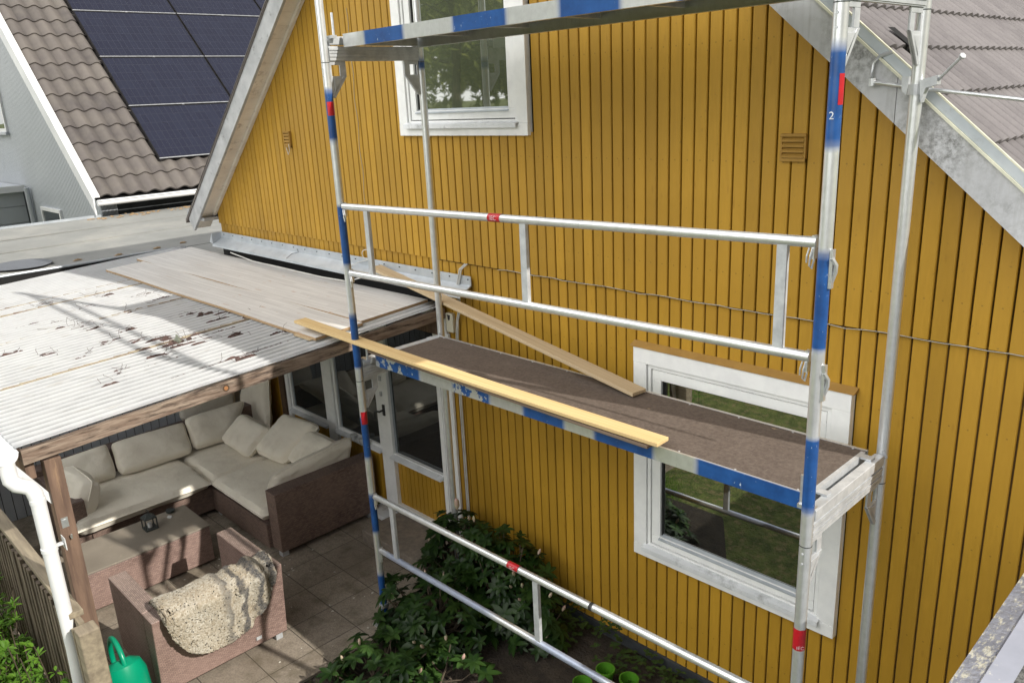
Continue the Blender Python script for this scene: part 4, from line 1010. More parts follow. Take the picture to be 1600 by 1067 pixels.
m = MB(); m.tube([(NX+.12, 1.2, NZ-.06), (NX+.12, 12, NZ-.06)], .045, 10); m.tube([(NX+.165, 1.2, NZ-.03), (NX+.165, 12, NZ-.03)], .010, 6); m.build('gutter', 'nb_white', nb, smooth=True)
def nwin(x0, x1, z0, z1):
    m = MB(); t = .06; y0 = 1.29
    m.box(x0, x1, y0, 1.325, z1-t, z1); m.box(x0, x1, y0, 1.325, z0, z0+t); m.box(x0, x0+t, y0+.001, 1.325, z0+t, z1-t); m.box(x1-t, x1, y0+.001, 1.325, z0+t, z1-t)
    o = m.build('window', 'nb_white', nb); k = MB(); k.box(x0+t, x1-t, 1.312, 1.316, z0+t, z1-t); k.build('pane', 'glass_nb', o)
    k = MB(); k.box(x0-.05, x1+.05, y0-.03, y0+.02, z0-.05, z0); k.build('sill', 'nb_siding', o)
nwin(-14.2, -12.98, 1.42, 2.35); nwin(-11.85, -10.75, -.75, .13)
# porch of the neighbour
po = MB(); po.box(-16.2, -12.62, .25, 1.30, .40, .46); po.build('porch_roof', 'nb_siding', nb)
po = MB(); po.box(-16.2, -12.60, .235, .25, .36, .475); po.box(-12.62, -12.60, .251, 1.30, .36, .475); po.build('porch_fascia', 'nb_white', nb)
po = MB()
for k in range(6): po.box(-16, -12.72, .40, 1.28, -1.4 + k*.3, -1.4 + k*.3 + .292)
po.build('porch_wall', 'nb_siding', nb)
po = MB(); po.tube([(-12.35, 1.26, .44), (-12.35, 1.26, -1.9)], .045, 10); po.build('downpipe', 'nb_siding', nb, smooth=True)
po = MB(); po.box(-13.9, -12.75, .385, .399, -.62, -.58); po.build('porch_rail', 'nb_white', nb)

# solar panels (each its own thing)
sl = Vector((-1, 0, NS)).normalized(); nn_ = Vector((NS, 0, 1)).normalized()
rows = [(-8.985, -9.868), (-9.895, -10.775), (-10.802, -11.682), (-11.708, -12.588)]
cols = [(2.39, 4.20), (4.225, 6.035), (6.06, 7.87)]
panel0 = None
rn = ['bottom row', 'second row from the bottom', 'third row from the bottom', 'top row']; cn = ['leftmost', 'middle', 'rightmost']
def make_panel():
    L_ = .88 * math.sqrt(1 + NS*NS); W_ = 1.81
    root = bpy.data.objects.new('solar_panel', None); COL.objects.link(root); root['_o'] = (0, 0, 0)
    k = MB(); t = .014
    k.box(0, L_, 0, t, -.035, 0); k.box(0, L_, W_-t, W_, -.035, 0); k.box(0, t, t, W_-t, -.035, 0); k.box(L_-t, L_, t, W_-t, -.035, 0); k.build('frame', 'solar_frame', root)
    k = MB(); k.add([(t, t, -.003), (L_-t, t, -.003), (L_-t, W_-t, -.003), (t, W_-t, -.003)], [(0, 1, 2, 3)])
    o = k.build('cell_sheet', 'solar', root); uv = o.data.uv_layers.new(name='UVMap')
    for li, c_ in zip(range(4), ((0, 0), (0, L_), (W_, L_), (W_, 0))): pass
    for lp in o.data.loops:
        v_ = o.data.vertices[lp.vertex_index].co; uv.data[lp.index].uv = (v_.y, v_.x)
    k = MB(); k.box(-.013, 0, 0, W_, -.010, .002); k.box(-.02, 0, W_*.5-.02, W_*.5+.02, -.03, .003); k.build('clamp_rail', 'solar_edge', root)
    k = MB()
    for y_ in (.3, W_-.3): k.box(0, L_, y_-.02, y_+.02, -.08, -.036)
    k.build('mounting_rail', 'solar_frame', root)
    return root
proto = make_panel()
for ri, (xa, xb) in enumerate(rows):
    for ci, (ya, yb) in enumerate(cols):
        o = proto if ri == 0 and ci == 0 else copy_tree(proto)
        org = Vector((xa, ya, nz(xa) + .02)) + nn_ * .11
        R3 = Matrix(((sl.x, 0, nn_.x), (0, 1, 0), (sl.z, 0, nn_.z)))
        # keep the frame right-handed: x up the slope, y along the eave
        o.matrix_world = Matrix.Translation(org) @ Matrix(((sl.x, 0, nn_.x, 0), (0, 1, 0, 0), (sl.z, 0, nn_.z, 0), (0, 0, 0, 1)))
        tag(o, '%s solar panel in the %s on the grey house roof' % (cn[ci], rn[ri]), 'solar panel', 'solar panels on the grey house roof')

# ------------------------------------------------------------------ patio furniture
def pillow(cs, t, name='cushion', mat='cushion', label='', n=26, seed=0, group='cream cushions on the wicker sofa', puff=.32, wr=.012, welt=True):
    """cs: four corners in order; thickness t to both sides of the quad"""
    c = [Vector(q) for q in cs]; nm = (c[1]-c[0]).cross(c[3]-c[0]).normalized(); ctr = sum(c, Vector())/4
    def base(u, v):
        # rounded corners: pull corners in
        q = c[0]*(1-u)*(1-v) + c[1]*u*(1-v) + c[2]*u*v + c[3]*(1-u)*v
        e = (abs(2*u-1)**6) * (abs(2*v-1)**6); q = q.lerp(ctr, .05*e + .018*(math.sin(v*9+seed)*.5+.5)*abs(2*u-1)**4 + .018*(math.sin(u*9+seed)*.5+.5)*abs(2*v-1)**4)
        return q
    def prof(u, v): return max(0, (1-abs(2*u-1)**5) * (1-abs(2*v-1)**5)) ** puff
    m = MB()
    for sg in (1, -1):
        def f(u, v, sg=sg):
            q = base(u, v); w = noise.noise(q*6 + Vector((seed, 0, sg)))*wr*1.3 - abs(noise.noise(q*13 + Vector((0, seed, 0))))*wr*1.5 * (.3 + max(abs(2*u-1), abs(2*v-1))**2)
            return q + nm*sg*(t/2*prof(u, v) + w*prof(u, v))
        if sg == 1: m.grid(f, n, n)
        else: m.grid(lambda u, v: f(1-u, v), n, n)
    root = thing(name, tuple(ctr), label, 'cushion', group) if welt else None
    if root is None: return m
    m.build('cover', mat, root, smooth=True)
    edge = [base(i/n, 0) for i in range(n)] + [base(1, i/n) for i in range(n)] + [base(1-i/n, 1) for i in range(n)] + [base(0, 1-i/n) for i in range(n+1)]
    k = MB(); k.tube(edge, .006, 6, cap=False); k.build('piping', mat, root, smooth=True)
    return root

SZ = G + .42   # top of the seat cushions
sofa = thing('wicker_sofa', (-2.6, .3, G), 'brown wicker corner sofa under the pergola', 'sofa')
def wbox(name, x0, x1, y0, y1, z0, z1, par, pink=False):
    m = MB(); m.box(x0, x1, y0, y1, z0, z1); o = m.build(name, 'wicker_pink' if pink else 'wicker', par, bevel=.008)
    o.data.materials.append(M['wicker_pink_top' if pink else 'wicker_top']); o.data.polygons[1].material_index = 1
    return o
wbox('seat_base', -3.45, -2.62, -1.15, .92, G+.04, SZ-.15, sofa)
wbox('seat_base', -2.615, -1.555, -.09, .92, G+.04, SZ-.15, sofa)
wbox('arm', -1.55, -1.39, -.06, .93, G+.05, G+.59, sofa)
wbox('arm', -3.45, -2.62, -1.30, -1.155, G+.04, G+.57, sofa)
wbox('backrest', -3.62, -3.455, -1.30, .95, G+.04, G+.62, sofa)
m = MB()
for (x, y) in ((-1.44, -.02), (-1.44, .86), (-2.56, -.04), (-3.4, -1.25), (-2.68, -1.25)): m.box(x-.03, x+.03, y-.03, y+.03, G, G+.05)
m.build('foot', 'alu', sofa)
def flat_cushion(x0, x1, y0, y1, z1, t, label, seed):
    ctr = (x0/2+x1/2, y0/2+y1/2, z1-t); root = thing('seat_cushion', ctr, label, 'cushion', 'cream cushions on the wicker sofa')
    m = MB(); n = 30
    def sh(u, v, sg):
        x = lerp(x0, x1, u); y = lerp(y0, y1, v)
        e = max(abs(2*u-1), abs(2*v-1)); pr = (1 - (abs(2*u-1)**14)) * (1 - (abs(2*v-1)**14)); pr = max(0, pr)**.35
        w = .016*noise.noise(Vector((x*3, y*3, seed))) - .012*abs(noise.noise(Vector((x*8, y*8, seed))))
        return (x, y, z1 - t/2 + sg*(t/2*pr*(.86 + .14*(1-e**3)) + w*pr) )
    m.grid(lambda u, v: sh(u, v, 1), n, n); m.grid(lambda u, v: sh(1-u, v, -1), n, n)
    m.build('cover', 'cushion', root, smooth=True)
    k = MB()
    for dz in (0,):
        pts = [(x0, y0, z1-t/2+dz), (x1, y0, z1-t/2+dz), (x1, y1, z1-t/2+dz), (x0, y1, z1-t/2+dz), (x0, y0, z1-t/2+dz)]
        for a, b in zip(pts, pts[1:]): k.tube([a, b], .006, 6)
    k.build('piping', 'cushion', root, smooth=True); return root
flat_cushion(-3.44, -2.53, -1.28, -.105, SZ, .15, 'long cream seat cushion on the left wing of the sofa, behind the coffee table', 1)
flat_cushion(-3.44, -2.54, -.09, .90, SZ, .15, 'cream seat cushion in the corner of the sofa', 2)
flat_cushion(-2.53, -1.565, -.115, .90, SZ, .15, 'cream seat cushion on the right wing beside the wicker arm', 3)
pillow([(-3.20, -1.25, SZ+.02), (-3.20, -.71, SZ+.01), (-3.40, -.69, SZ+.28), (-3.40, -1.24, SZ+.25)], .15, 'back_cushion', label='leftmost cream back cushion against the grey board wall', seed=1)
pillow([(-3.18, -.69, SZ+.01), (-3.16, .0, SZ+.01), (-3.40, .05, SZ+.26), (-3.40, -.66, SZ+.27)], .16, 'back_cushion', label='wide cream back cushion, middle of the three along the grey wall', seed=2)
pillow([(-3.20, .03, SZ+.02), (-3.16, .42, SZ+.02), (-3.36, .70, SZ+.31), (-3.38, .05, SZ+.30)], .15, 'back_cushion', label='cream back cushion standing in the inner corner of the sofa', seed=3)
pillow([(-3.08, .28, SZ+.06), (-2.60, .30, SZ+.015), (-2.55, .56, SZ+.25), (-3.02, .52, SZ+.30)], .17, 'throw_cushion', label='square cream cushion turned on its corner in the sofa corner', seed=4)
pillow([(-2.62, .40, SZ+.03), (-2.18, .45, SZ+.02), (-1.98, .78, SZ+.36), (-2.58, .74, SZ+.34)], .18, 'back_cushion', label='cream back cushion slumped before the porch window', seed=5)
pillow([(-2.20, .52, SZ+.02), (-1.75, .50, SZ+.03), (-1.62, .74, SZ+.30), (-2.16, .74, SZ+.30)], .16, 'back_cushion', label='rightmost small cream cushion below the window sill', seed=6)
pillow([(-1.68, -.02, SZ-.01), (-1.64, .80, SZ+.02), (-1.58, .86, SZ+.34), (-1.60, .03, SZ+.24)], .15, 'arm_cushion', label='long cream cushion leaning along the right wicker arm', seed=7, wr=.02)
pillow([(-2.62, -1.20, SZ-.06), (-3.06, -1.16, SZ+.0), (-3.10, -1.08, SZ+.30), (-2.70, -1.04, SZ+.25)], .22, 'arm_cushion', label='cream cushion slumped over the left end of the sofa beside the post', seed=8, wr=.02)
pillow([(-3.90, .20, G+.50), (-3.90, .83, G+.50), (-3.93, .82, G+.98), (-3.93, .22, G+.94)], .10, 'spare_cushion', label='spare cream cushion standing against the grey board wall', seed=9)
pillow([(-3.78, .84, G+.42), (-3.16, .84, G+.40), (-3.14, .90, G+1.12), (-3.72, .90, G+1.10)], .12, 'spare_cushion', label='tall spare cream cushion standing beside the porch window', seed=10)

tab = thing('coffee_table', (-2.05, -.95, G), 'rectangular brown wicker coffee table with pale top', 'table')
wbox('body', -2.31, -1.80, -1.46, -.47, G+.02, G+.33, tab, pink=True)
m = MB(); m.box(-2.325, -1.795, -1.47, -.46, G+.331, G+.345)
M['tabletop'] = simple('dusty_tabletop', (.27, .235, .19), (.215, .185, .15), 3, .6, c=(.32, .28, .22), cscale=12, clo=.6, bmp=.1)
m.build('top', 'tabletop', tab, bevel=.004)
TZ = G + .345
ln = thing('lantern', (-2.13, -.83, TZ), 'small dark metal lantern on the coffee table', 'lantern')
m = MB(); s_ = .045
for sx in (-1, 1):
    for sy in (-1, 1): m.box(-2.13+sx*s_-.004, -2.13+sx*s_+.004, -.83+sy*s_-.004, -.83+sy*s_+.004, TZ+.008, TZ+.10)
m.box(-2.18, -2.08, -.88, -.78, TZ, TZ+.010); m.box(-2.18, -2.08, -.88, -.78, TZ+.10, TZ+.108); m.build('frame', 'iron', ln)
m = MB(); c_ = (-2.13, -.83); m.add([(c_[0]-.045, c_[1]-.045, TZ+.108), (c_[0]+.045, c_[1]-.045, TZ+.108), (c_[0]+.045, c_[1]+.045, TZ+.108), (c_[0]-.045, c_[1]+.045, TZ+.108), (c_[0]-.018, c_[1]-.018, TZ+.135), (c_[0]+.018, c_[1]-.018, TZ+.135), (c_[0]+.018, c_[1]+.018, TZ+.135), (c_[0]-.018, c_[1]+.018, TZ+.135)], [(0,1,5,4),(1,2,6,5),(2,3,7,6),(3,0,4,7),(4,5,6,7)]); m.build('roof', 'iron', ln)
m = MB(); m.tube([(c_[0]+.03*math.cos(a), c_[1], TZ+.14+.03*math.sin(a)) for a in linspace(0, PI, 9)], .003, 6); m.build('handle', 'iron', ln)
m = MB(); m.tube([(c_[0], c_[1], TZ+.012), (c_[0], c_[1], TZ+.05)], .018, 12); m.build('candle', 'ceramic', ln)
cr = MB(); cr.tube([(-2.30+.018, -.60, TZ), (-2.282, -.60, TZ+.003), (-2.282, -.60, TZ+.022)], .03, 16, rad=[.028, .034, .038]); 
tag(cr.build('ashtray', 'iron', root=(-2.28, -.60, TZ), smooth=True), 'round metal ashtray at the far end of the coffee table', 'ashtray')
cr = MB(); blob(cr, (-2.20, -.64, TZ), .026, .018, .014, .4, 6, 4, .4); tag(cr.build('shell', 'ceramic', root=(-2.20, -.64, TZ), smooth=True), 'small pale shell beside the ashtray', 'shell')

ac = thing('wicker_armchair', (-.75, -.98, G), 'brown wicker armchair without cushions, seen from behind', 'armchair')
AT = G + .62
wbox('arm', -1.13, -.52, -1.46, -1.34, G+.05, AT, ac, True)
wbox('arm', -1.13, -.52, -.68, -.56, G+.05, AT, ac, True)
bk = MB(); # backrest with a slight rake
bk.prism([(-.515, G+.05), (-.42, G+.05), (-.36, AT), (-.515, AT)], .90, 'y', -1.46)
o = bk.build('backrest', 'wicker_pink', ac, bevel=.008)
o.data.materials.append(M['wicker_pink_top']); o.data.polygons[4].material_index = 1
wbox('seat', -1.12, -.52, -1.335, -.685, G+.06, G+.26, ac, True)
m = MB()
for (x, y) in ((-1.08, -1.4), (-.46, -1.4), (-1.08, -.62), (-.46, -.62)): m.box(x-.025, x+.025, y-.025, y+.025, G, G+.06)
m.build('foot', 'alu', ac)
m = MB(); m.box(-.4085, -.4065, -.80, -.76, G+.10, G+.125); m.build('name_plate', 'alu', ac)

# wool rug hung over the chair back
m = MB(); nu, nv = 150, 110
def rugf(u, v):
    a = (u - .5) * 2; y = -1.0 + .385 * a * (1 if True else 1)
    # half-oval outline: drop depends on |a|; v runs from inside of the back, over its top, down the outside
    hang = .37 * max(0, 1 - abs(a)**2.2)**.55 * (1.04 - .10*a) + .02
    inside = .05 + .02*math.cos(a*3)
    tot = inside + .15 + hang; s_ = v * tot
    if s_ < inside: x, z = -.535, AT - inside + s_
    elif s_ < inside + .17: t = (s_-inside)/.17; x, z = -.535 + .20*t, AT + .012*math.sin(PI*t) + .008
    else: d = s_ - inside - .17; x, z = -.335 - .095*d, AT - d
    y += -.03*max(0, v-.4)*(1+a) ; 
    q = Vector((x, y, z)); k = noise.noise(q*70)*.003 + noise.noise(q*140)*.003 + .017*math.sin(y*48 + 2.5*noise.noise(q*5))*max(0, min(1, (y+1.1)*4)) + .007*math.sin(y*22 + z*9)
    nrm = Vector((-1, 0, .2)) if s_ < inside*.8 else (Vector((0, 0, 1)) if s_ < inside + .15 else Vector((1, 0, .2)))
    return q + nrm*(.022 + k)
m.grid(rugf, nu, nv)
o = m.build('wool_rug', 'rug', root=(-.45, -1.0, AT), smooth=True)
so = o.modifiers.new('t', 'SOLIDIFY'); so.thickness = .022; so.offset = -1
tag(o, 'round cream and grey looped wool rug hung over the back of the wicker armchair', 'rug')

# watering can
wc = thing('watering_can', (-.46, -1.62, G), 'green plastic watering can between the armchair and the fence', 'watering can')
cx, cy = -.47, -1.64
m = MB(); m.tube([(cx, cy, G+.005), (cx, cy, G+.02), (cx, cy, G+.18), (cx-.005, cy, G+.30), (cx-.02, cy, G+.36), (cx-.035, cy, G+.385)], .1, 28, rad=[.125, .138, .138, .132, .11, .06]); m.build('body', 'green_can', wc, smooth=True)
hp = [Vector((cx-.13, cy+.0, G+.20)), Vector((cx-.20, cy, G+.29)), Vector((cx-.20, cy, G+.40)), Vector((cx-.14, cy, G+.49)), Vector((cx-.04, cy, G+.50)), Vector((cx+.035, cy, G+.44)), Vector((cx+.075, cy, G+.33))]
def smoothpts(p, k=6):
    out = []
    for i in range(len(p)-1):
        p0 = p[max(i-1, 0)]; p1 = p[i]; p2 = p[i+1]; p3 = p[min(i+2, len(p)-1)]
        for j in range(k):
            t = j/k; out.append(.5*((2*p1) + (p2-p0)*t + (2*p0-5*p1+4*p2-p3)*t*t + (3*p1-p0-3*p2+p3)*t**3))
    return out + [p[-1]]
m = MB(); m.tube(smoothpts(hp), .017, 10); m.build('handle', 'green_can', wc, smooth=True)
m = MB(); m.tube([(cx+.12, cy-.01, G+.10), (cx+.20, cy-.04, G+.22), (cx+.30, cy-.08, G+.38)], .02, 12, rad=[.032, .024, .016]); m.tube([(cx+.30, cy-.08, G+.38), (cx+.325, cy-.09, G+.42)], .02, 12, rad=[.016, .045]); m.build('spout', 'green_can', wc, smooth=True)

# fence
fen = thing('fence', (-2.0, -1.9, G), 'old brown picket fence along the left side of the patio', 'fence')
m = MB(); m.beam((-4.4, -1.88, -1.04), (-.16, -1.88, -1.04), .075, .035); m.build('cap_rail', 'fence_cap', fen, bevel=.004)
m = MB(); x = -4.3; k_ = 0; random.seed(3)
while x < -.16: m.box(x, x+.052, -1.93+random.uniform(-.004, .004), -1.912, G+.03, -1.075+random.uniform(-.01, .01)); x += .092
m.build('picket', 'fence', fen)
m = MB(); m.box(-4.4, -.16, -1.905, -1.875, G+.2, G+.27); m.box(-4.4, -.16, -1.905, -1.875, -1.16, -1.10); m.build('stringer', 'fence', fen)
m = MB(); m.box(-.085, .025, -1.93, -1.82, G-.05, -1.06); m.build('post', 'fence_cap', fen, bevel=.012)
m = MB(); m.box(-.16, -.09, -1.895, -1.865, -1.12, -1.055); m.beam((-.13, -1.90, -1.1), (-.13, -1.90, G), .03, .05, (0, 1, 0)); m.build('gate_stile', 'fence_cap', fen)

# fallen crumbs on the patio
random.seed(9); m = MB()
for k in range(170):
    x = random.uniform(-1.7, .0); y = random.uniform(-1.2, .75)
    if -1.15 < x < -.4 and -1.48 < y < -.55: continue
    if x < -1.4 and y > -.06: continue
    if random.random() < .6: x = -1.55 + random.gauss(0, .25); y = -.25 + random.gauss(0, .25)
    if x < -1.36 and y > -.08: continue
    if -1.15 < x < -.4 and -1.48 < y < -.53: continue
    s_ = random.uniform(.002, .008); blob(m, (x, y, G), s_*1.4, s_, s_*.7, random.random()*3, 4, 2)
tag(m.build('pale_litter', 'crumb'), 'pale petals and crumbs fallen on the patio slabs', 'litter', kind='stuff')

# ------------------------------------------------------------------ plants
def leaf(mb, base, d, up, length, width, bend=.25, n=4):
    """elliptic leaf, folded along the midrib"""
    d = d.normalized(); r = d.cross(up).normalized(); up2 = r.cross(d); vs = []
    for i in range(n+1):
        t = i/n; wv = width/2*math.sin(PI*min(1, t*.93+.05))**.8; c = base + d*length*t + up2*(-bend*length*t*t)
        vs += [c + r*wv + up2*wv*.25, c, c - r*wv + up2*wv*.25]
    fs = []
    for i in range(n):
        q = i*3; fs += [(q, q+3, q+4, q+1), (q+1, q+4, q+5, q+2)]
    mb.add(vs, fs)
random.seed(21)
rh = thing('rhododendron', (.5, .3, G), 'dark glossy rhododendron bush with pink buds below the scaffold', 'shrub')
lm_, ln_, br_, bd_ = MB(), MB(), MB(), MB()
def ell(c, r):
    while True:
        p_ = Vector((random.uniform(-1, 1), random.uniform(-1, 1), random.uniform(-.3, 1)))
        if .45 < p_.length < 1: break
    p_ = p_ * (1 / p_.length) * random.uniform(.62, 1.0)
    return Vector(c) + Vector((p_.x*r[0], p_.y*r[1], p_.z*r[2])), Vector((p_.x/r[0], p_.y/r[1], p_.z/r[2])).normalized()
blobs = [((.13, .68, -1.85), (.42, .26, .50), 170), ((.60, .66, -1.85), (.46, .28, .50), 170), ((.36, .22, -1.97), (.52, .42, .40), 170), ((.50, -.35, -2.02), (.42, .42, .26), 130), ((.98, .60, -1.95), (.24, .26, .42), 30), ((.78, -.15, -2.03), (.40, .45, .2), 50)]
for c, r_, n_ in blobs:
    for k in range(n_):
        p_, nn2 = ell(c, r_)
        if p_.y > .93 or p_.z < G+.03: continue
        ax = (nn2*.6 + Vector((0, -.1, .8)) + Vector((random.uniform(-.3,.3), random.uniform(-.3,.3), 0))).normalized()
        t1 = ax.cross(Vector((random.random(), random.random(), random.random()))).normalized(); t2 = ax.cross(t1)
        nl = random.randint(6, 9); L0 = random.uniform(.055, .105); droop = random.uniform(-.1, .45); new = (r_[2] < .4 and random.random() < .3)
        for q in range(nl):
            a = 2*PI*q/nl + random.uniform(-.2, .2); d = (t1*math.cos(a) + t2*math.sin(a)) + ax*(.35 - droop)
            leaf(ln_ if new else lm_, p_, d, ax, L0*random.uniform(.7, 1.15), L0*random.uniform(.34, .46), random.uniform(.1, .4))
        root_ = Vector((c[0], c[1], G)) + Vector((random.uniform(-.1, .1), random.uniform(-.1, .1), 0)); mid = root_.lerp(p_, .6) + Vector((0, 0, -.05))
        if k % 2 == 0: br_.tube([root_, mid, p_], .004, 5, rad=[.009, .006, .003])
        if random.random() < .09: bd_ = MB(); bd_.tube([p_, p_+ax*.018, p_+ax*.035, p_+ax*.05], .01, 8, rad=[.005, .011, .010, .002]); bd_.build('flower_bud', 'bud', rh, smooth=True)
bd_ = MB(); bd_.tube([Vector((.03, .72, -1.40)), Vector((.03, .72, -1.37)), Vector((.03, .72, -1.33)), Vector((.03, .72, -1.31))], .02, 8, rad=[.01, .022, .02, .006])
lm_.build('leaves', 'rhodo', rh, smooth=True); ln_.build('young_leaves', 'rhodo_new', rh, smooth=True); br_.build('branches', 'branch', rh, smooth=True); bd_.build('flower_bud', 'bud', rh, smooth=True)

# ground cover by the plinth
m = MB()
for k in range(150):
    x = random.uniform(1.0, 2.3) if random.random() < .8 else random.uniform(.3, 1.2); y = .95 - abs(random.gauss(0, .14)); z = -2.02 + abs(random.gauss(0, .06)) * (1.6 if x < 1.5 else .6)
    p_ = Vector((x, y, z))
    for q in range(4):
        a = random.uniform(0, 2*PI); leaf(m, p_, Vector((math.cos(a), math.sin(a), .35)), Vector((0, 0, 1)), .04, .022, .2, 3)
tag(m.build('ground_cover', 'fern', smooth=True), 'low dark green weeds growing along the house plinth', 'weeds', kind='stuff')
m = MB()
for k in range(1500):
    x = .1 + abs(random.gauss(0, .18)); y = -.98 + random.gauss(0, .14)
    d = Vector((random.gauss(0, .3), random.gauss(0, .3), 1)).normalized(); b_ = Vector((x, y, G-.02)); h_ = random.uniform(.02, .06); r_ = d.cross(Vector((random.random(), 1, 0))).normalized()*.002
    m.add([b_-r_, b_+r_, b_+d*h_], [(0, 1, 2)])
tag(m.build('grass_tuft', 'spring'), 'short mossy grass at the edge of the slabs in front of the bush', 'grass', kind='stuff')

# lime pots
def pot(x, y, z, rz=0, tilt=0):
    root = bpy.data.objects.new('plant_pot', None); COL.objects.link(root); root['_o'] = (0, 0, 0)
    k = MB(); n = 24; pr = [(.038, 0), (.056, .10), (.062, .10), (.062, .118), (.056, .118), (.036, .01)]
    vs = []
    for r_, h in pr:
        for q in range(n): a = 2*PI*q/n; vs.append((r_*math.cos(a), r_*math.sin(a), h))
    fs = [(i*n+q, i*n+(q+1) % n, (i+1)*n+(q+1) % n, (i+1)*n+q) for i in range(len(pr)-1) for q in range(n)] + [tuple(range(n-1, -1, -1)), tuple((len(pr)-1)*n+q for q in range(n))]
    k.add(vs, fs); k.build('shell', 'pot_green', root, smooth=True)
    k = MB(); k.tube([(0, 0, .03), (0, 0, .032)], .04, 16); k.build('soil', 'soil', root)
    root.location = (x, y, z); root.rotation_euler = (tilt, 0, rz); return root
p0 = pot(1.60, .57, -2.03)
tag(p0, 'lime green plastic pot standing farthest left in the flower bed', 'plant pot', 'lime pots in the flower bed')
for (x, y, tl, lab) in ((1.76, .60, .05, 'lime green plastic pot second from the left in the flower bed'), (1.89, .52, -.05, 'rightmost lime green plastic pot in the flower bed'), (1.72, .42, .08, 'lime green plastic pot lowest in the picture in the flower bed'), (1.57, .38, 0, 'lime green pot nearest the lower guard rail')):
    c_ = copy_tree(p0); c_.location = (x, y, -2.03); c_.rotation_euler = (tl, tl*.5, 1); tag(c_, lab, 'plant pot', 'lime pots in the flower bed')

# shrub outside the fence
def bushy(name, label, region, n, mat, lsize, seed, extra=None):
    random.seed(seed); root = thing(name, (region[0][0], region[1][0], G), label, 'shrub'); lv, st_ = MB(), MB()
    for k in range(n):
        x = random.uniform(*region[0]); y = random.uniform(*region[1]); zt = random.uniform(*region[2]); b_ = Vector((x + random.uniform(-.15,.15), y + random.uniform(-.1,.1), G)); tp = Vector((x, y, zt))
        pts = [b_.lerp(tp, t) + Vector((math.sin(t*4+k)*.02, math.cos(t*3+k)*.02, 0)) for t in linspace(0, 1, 6)]; st_.tube(pts, .003, 4)
        for t in [random.uniform(.35, 1) for _ in range(9)]:
            c = b_.lerp(tp, t); 
            for q in range(5):
                d = Vector((random.uniform(-1, 1), random.uniform(-1, 1), random.uniform(-.2, .8))); leaf(lv, c + d*.01, d, Vector((0, 0, 1)), lsize*random.uniform(.7, 1.2), lsize*.38, .2, 3)
    lv.build('leaves', mat, root, smooth=True); st_.build('stems', 'branch', root); return root
bushy('garden_shrub', 'bright spring green shrub growing outside the picket fence', ((-1.9, -.15), (-2.45, -2.0), (-1.85, -1.15)), 95, 'spring', .05, 31)
bushy('climbing_plant', 'dark green climber behind the left end of the fence', ((-3.9, -2.0), (-2.5, -1.98), (-1.9, -.75)), 70, 'darkleaf', .05, 32)

# ------------------------------------------------------------------ flat roofed annex the picture was taken from
an = thing('annex_roof', (6, -2, G), 'flat annex roof edge with worn metal flashing in the lower right corner', 'roof')
m = MB(); m.box(3.86, 9, -7, .95, G, -.06); m.build('wall', 'grey_siding', an)
m = MB(); m.prism([(3.842, 0), (3.842, -.10), (3.85, -.10), (3.85, -.012), (3.93, -.006), (3.93, .004)], 7.9, 'y', -7.0); m.build('edge_flashing', 'annex', an)
m = MB(); m.prism([(3.905, .0045), (3.905, .0075), (3.972, .014), (3.972, .004)], 7.9, 'y', -7.0); m.build('felt_strip', 'annex2', an)
m = MB(); m.box(3.965, 9, -7, .9, -.05, .012); m.build('felt', 'annexfelt', an)

# ------------------------------------------------------------------ garden trees behind the viewpoint (mirrored in the windows)
def tree(x, y, h, cr, seed, label):
    random.seed(seed); G = ground_z(x, y); root = thing('garden_tree', (x, y, G), label, 'tree', 'garden trees behind the lawn')
    k = MB(); k.tube([(x, y, G), (x+.1, y, G+h*.3), (x, y+.1, G+h*.6), (x, y, G+h*.9)], .2, 8, rad=[.15, .12, .07, .02])
    for q in range(10):
        a = random.uniform(0, 2*PI); z = G + h*random.uniform(.2, .8); k.tube([(x, y, z), (x+math.cos(a)*cr*.5, y+math.sin(a)*cr*.5, z+h*.06), (x+math.cos(a)*cr*.9, y+math.sin(a)*cr*.9, z+h*.08)], .05, 5, rad=[.045, .025, .01])
    k.build('trunk', 'branch', root)
    lv = MB(); cl = []
    for q in range(80):
        a = random.uniform(0, 2*PI); z = random.uniform(.12, 1); rr = cr * math.sin(PI*min(.95, z*.85+.12))**.6 * random.uniform(.5, 1)
        cl.append(Vector((x + rr*math.cos(a), y + rr*math.sin(a), G + h*z)))
    for c in cl:
        for q in range(110):
            p_ = c + Vector((random.gauss(0, .38), random.gauss(0, .38), random.gauss(0, .32))); d = Vector((random.uniform(-1, 1), random.uniform(-1, 1), random.uniform(-1, 1))).normalized(); r_ = d.cross(Vector((0, .3, 1))).normalized()
            s_ = random.uniform(.10, .20); lv.add([p_ - r_*s_*.4, p_ + d*s_, p_ + r_*s_*.4, p_ - d*s_], [(0, 1, 2, 3)])
    lv.build('crown', 'treeleaf', root)
for i, (x, y, h, cr) in enumerate([(-6.5, -12, 6.5, 2.6), (-10.5, -13, 8, 3.2), (-14.5, -11.5, 8, 3), (-9, -16, 8, 3.4), (-18.5, -13, 9, 3.2), (-11.5, -19, 11, 3.6), (-16.5, -20, 12, 4.0), (-22.5, -20, 12, 4.2), (-13, -15.5, 9, 3.4)]):
    tree(x, y, h, cr, 50+i, ['first', 'second', 'third', 'fourth', 'fifth', 'sixth', 'seventh', 'eighth', 'ninth'][i] + ' garden tree mirrored in the upper window')

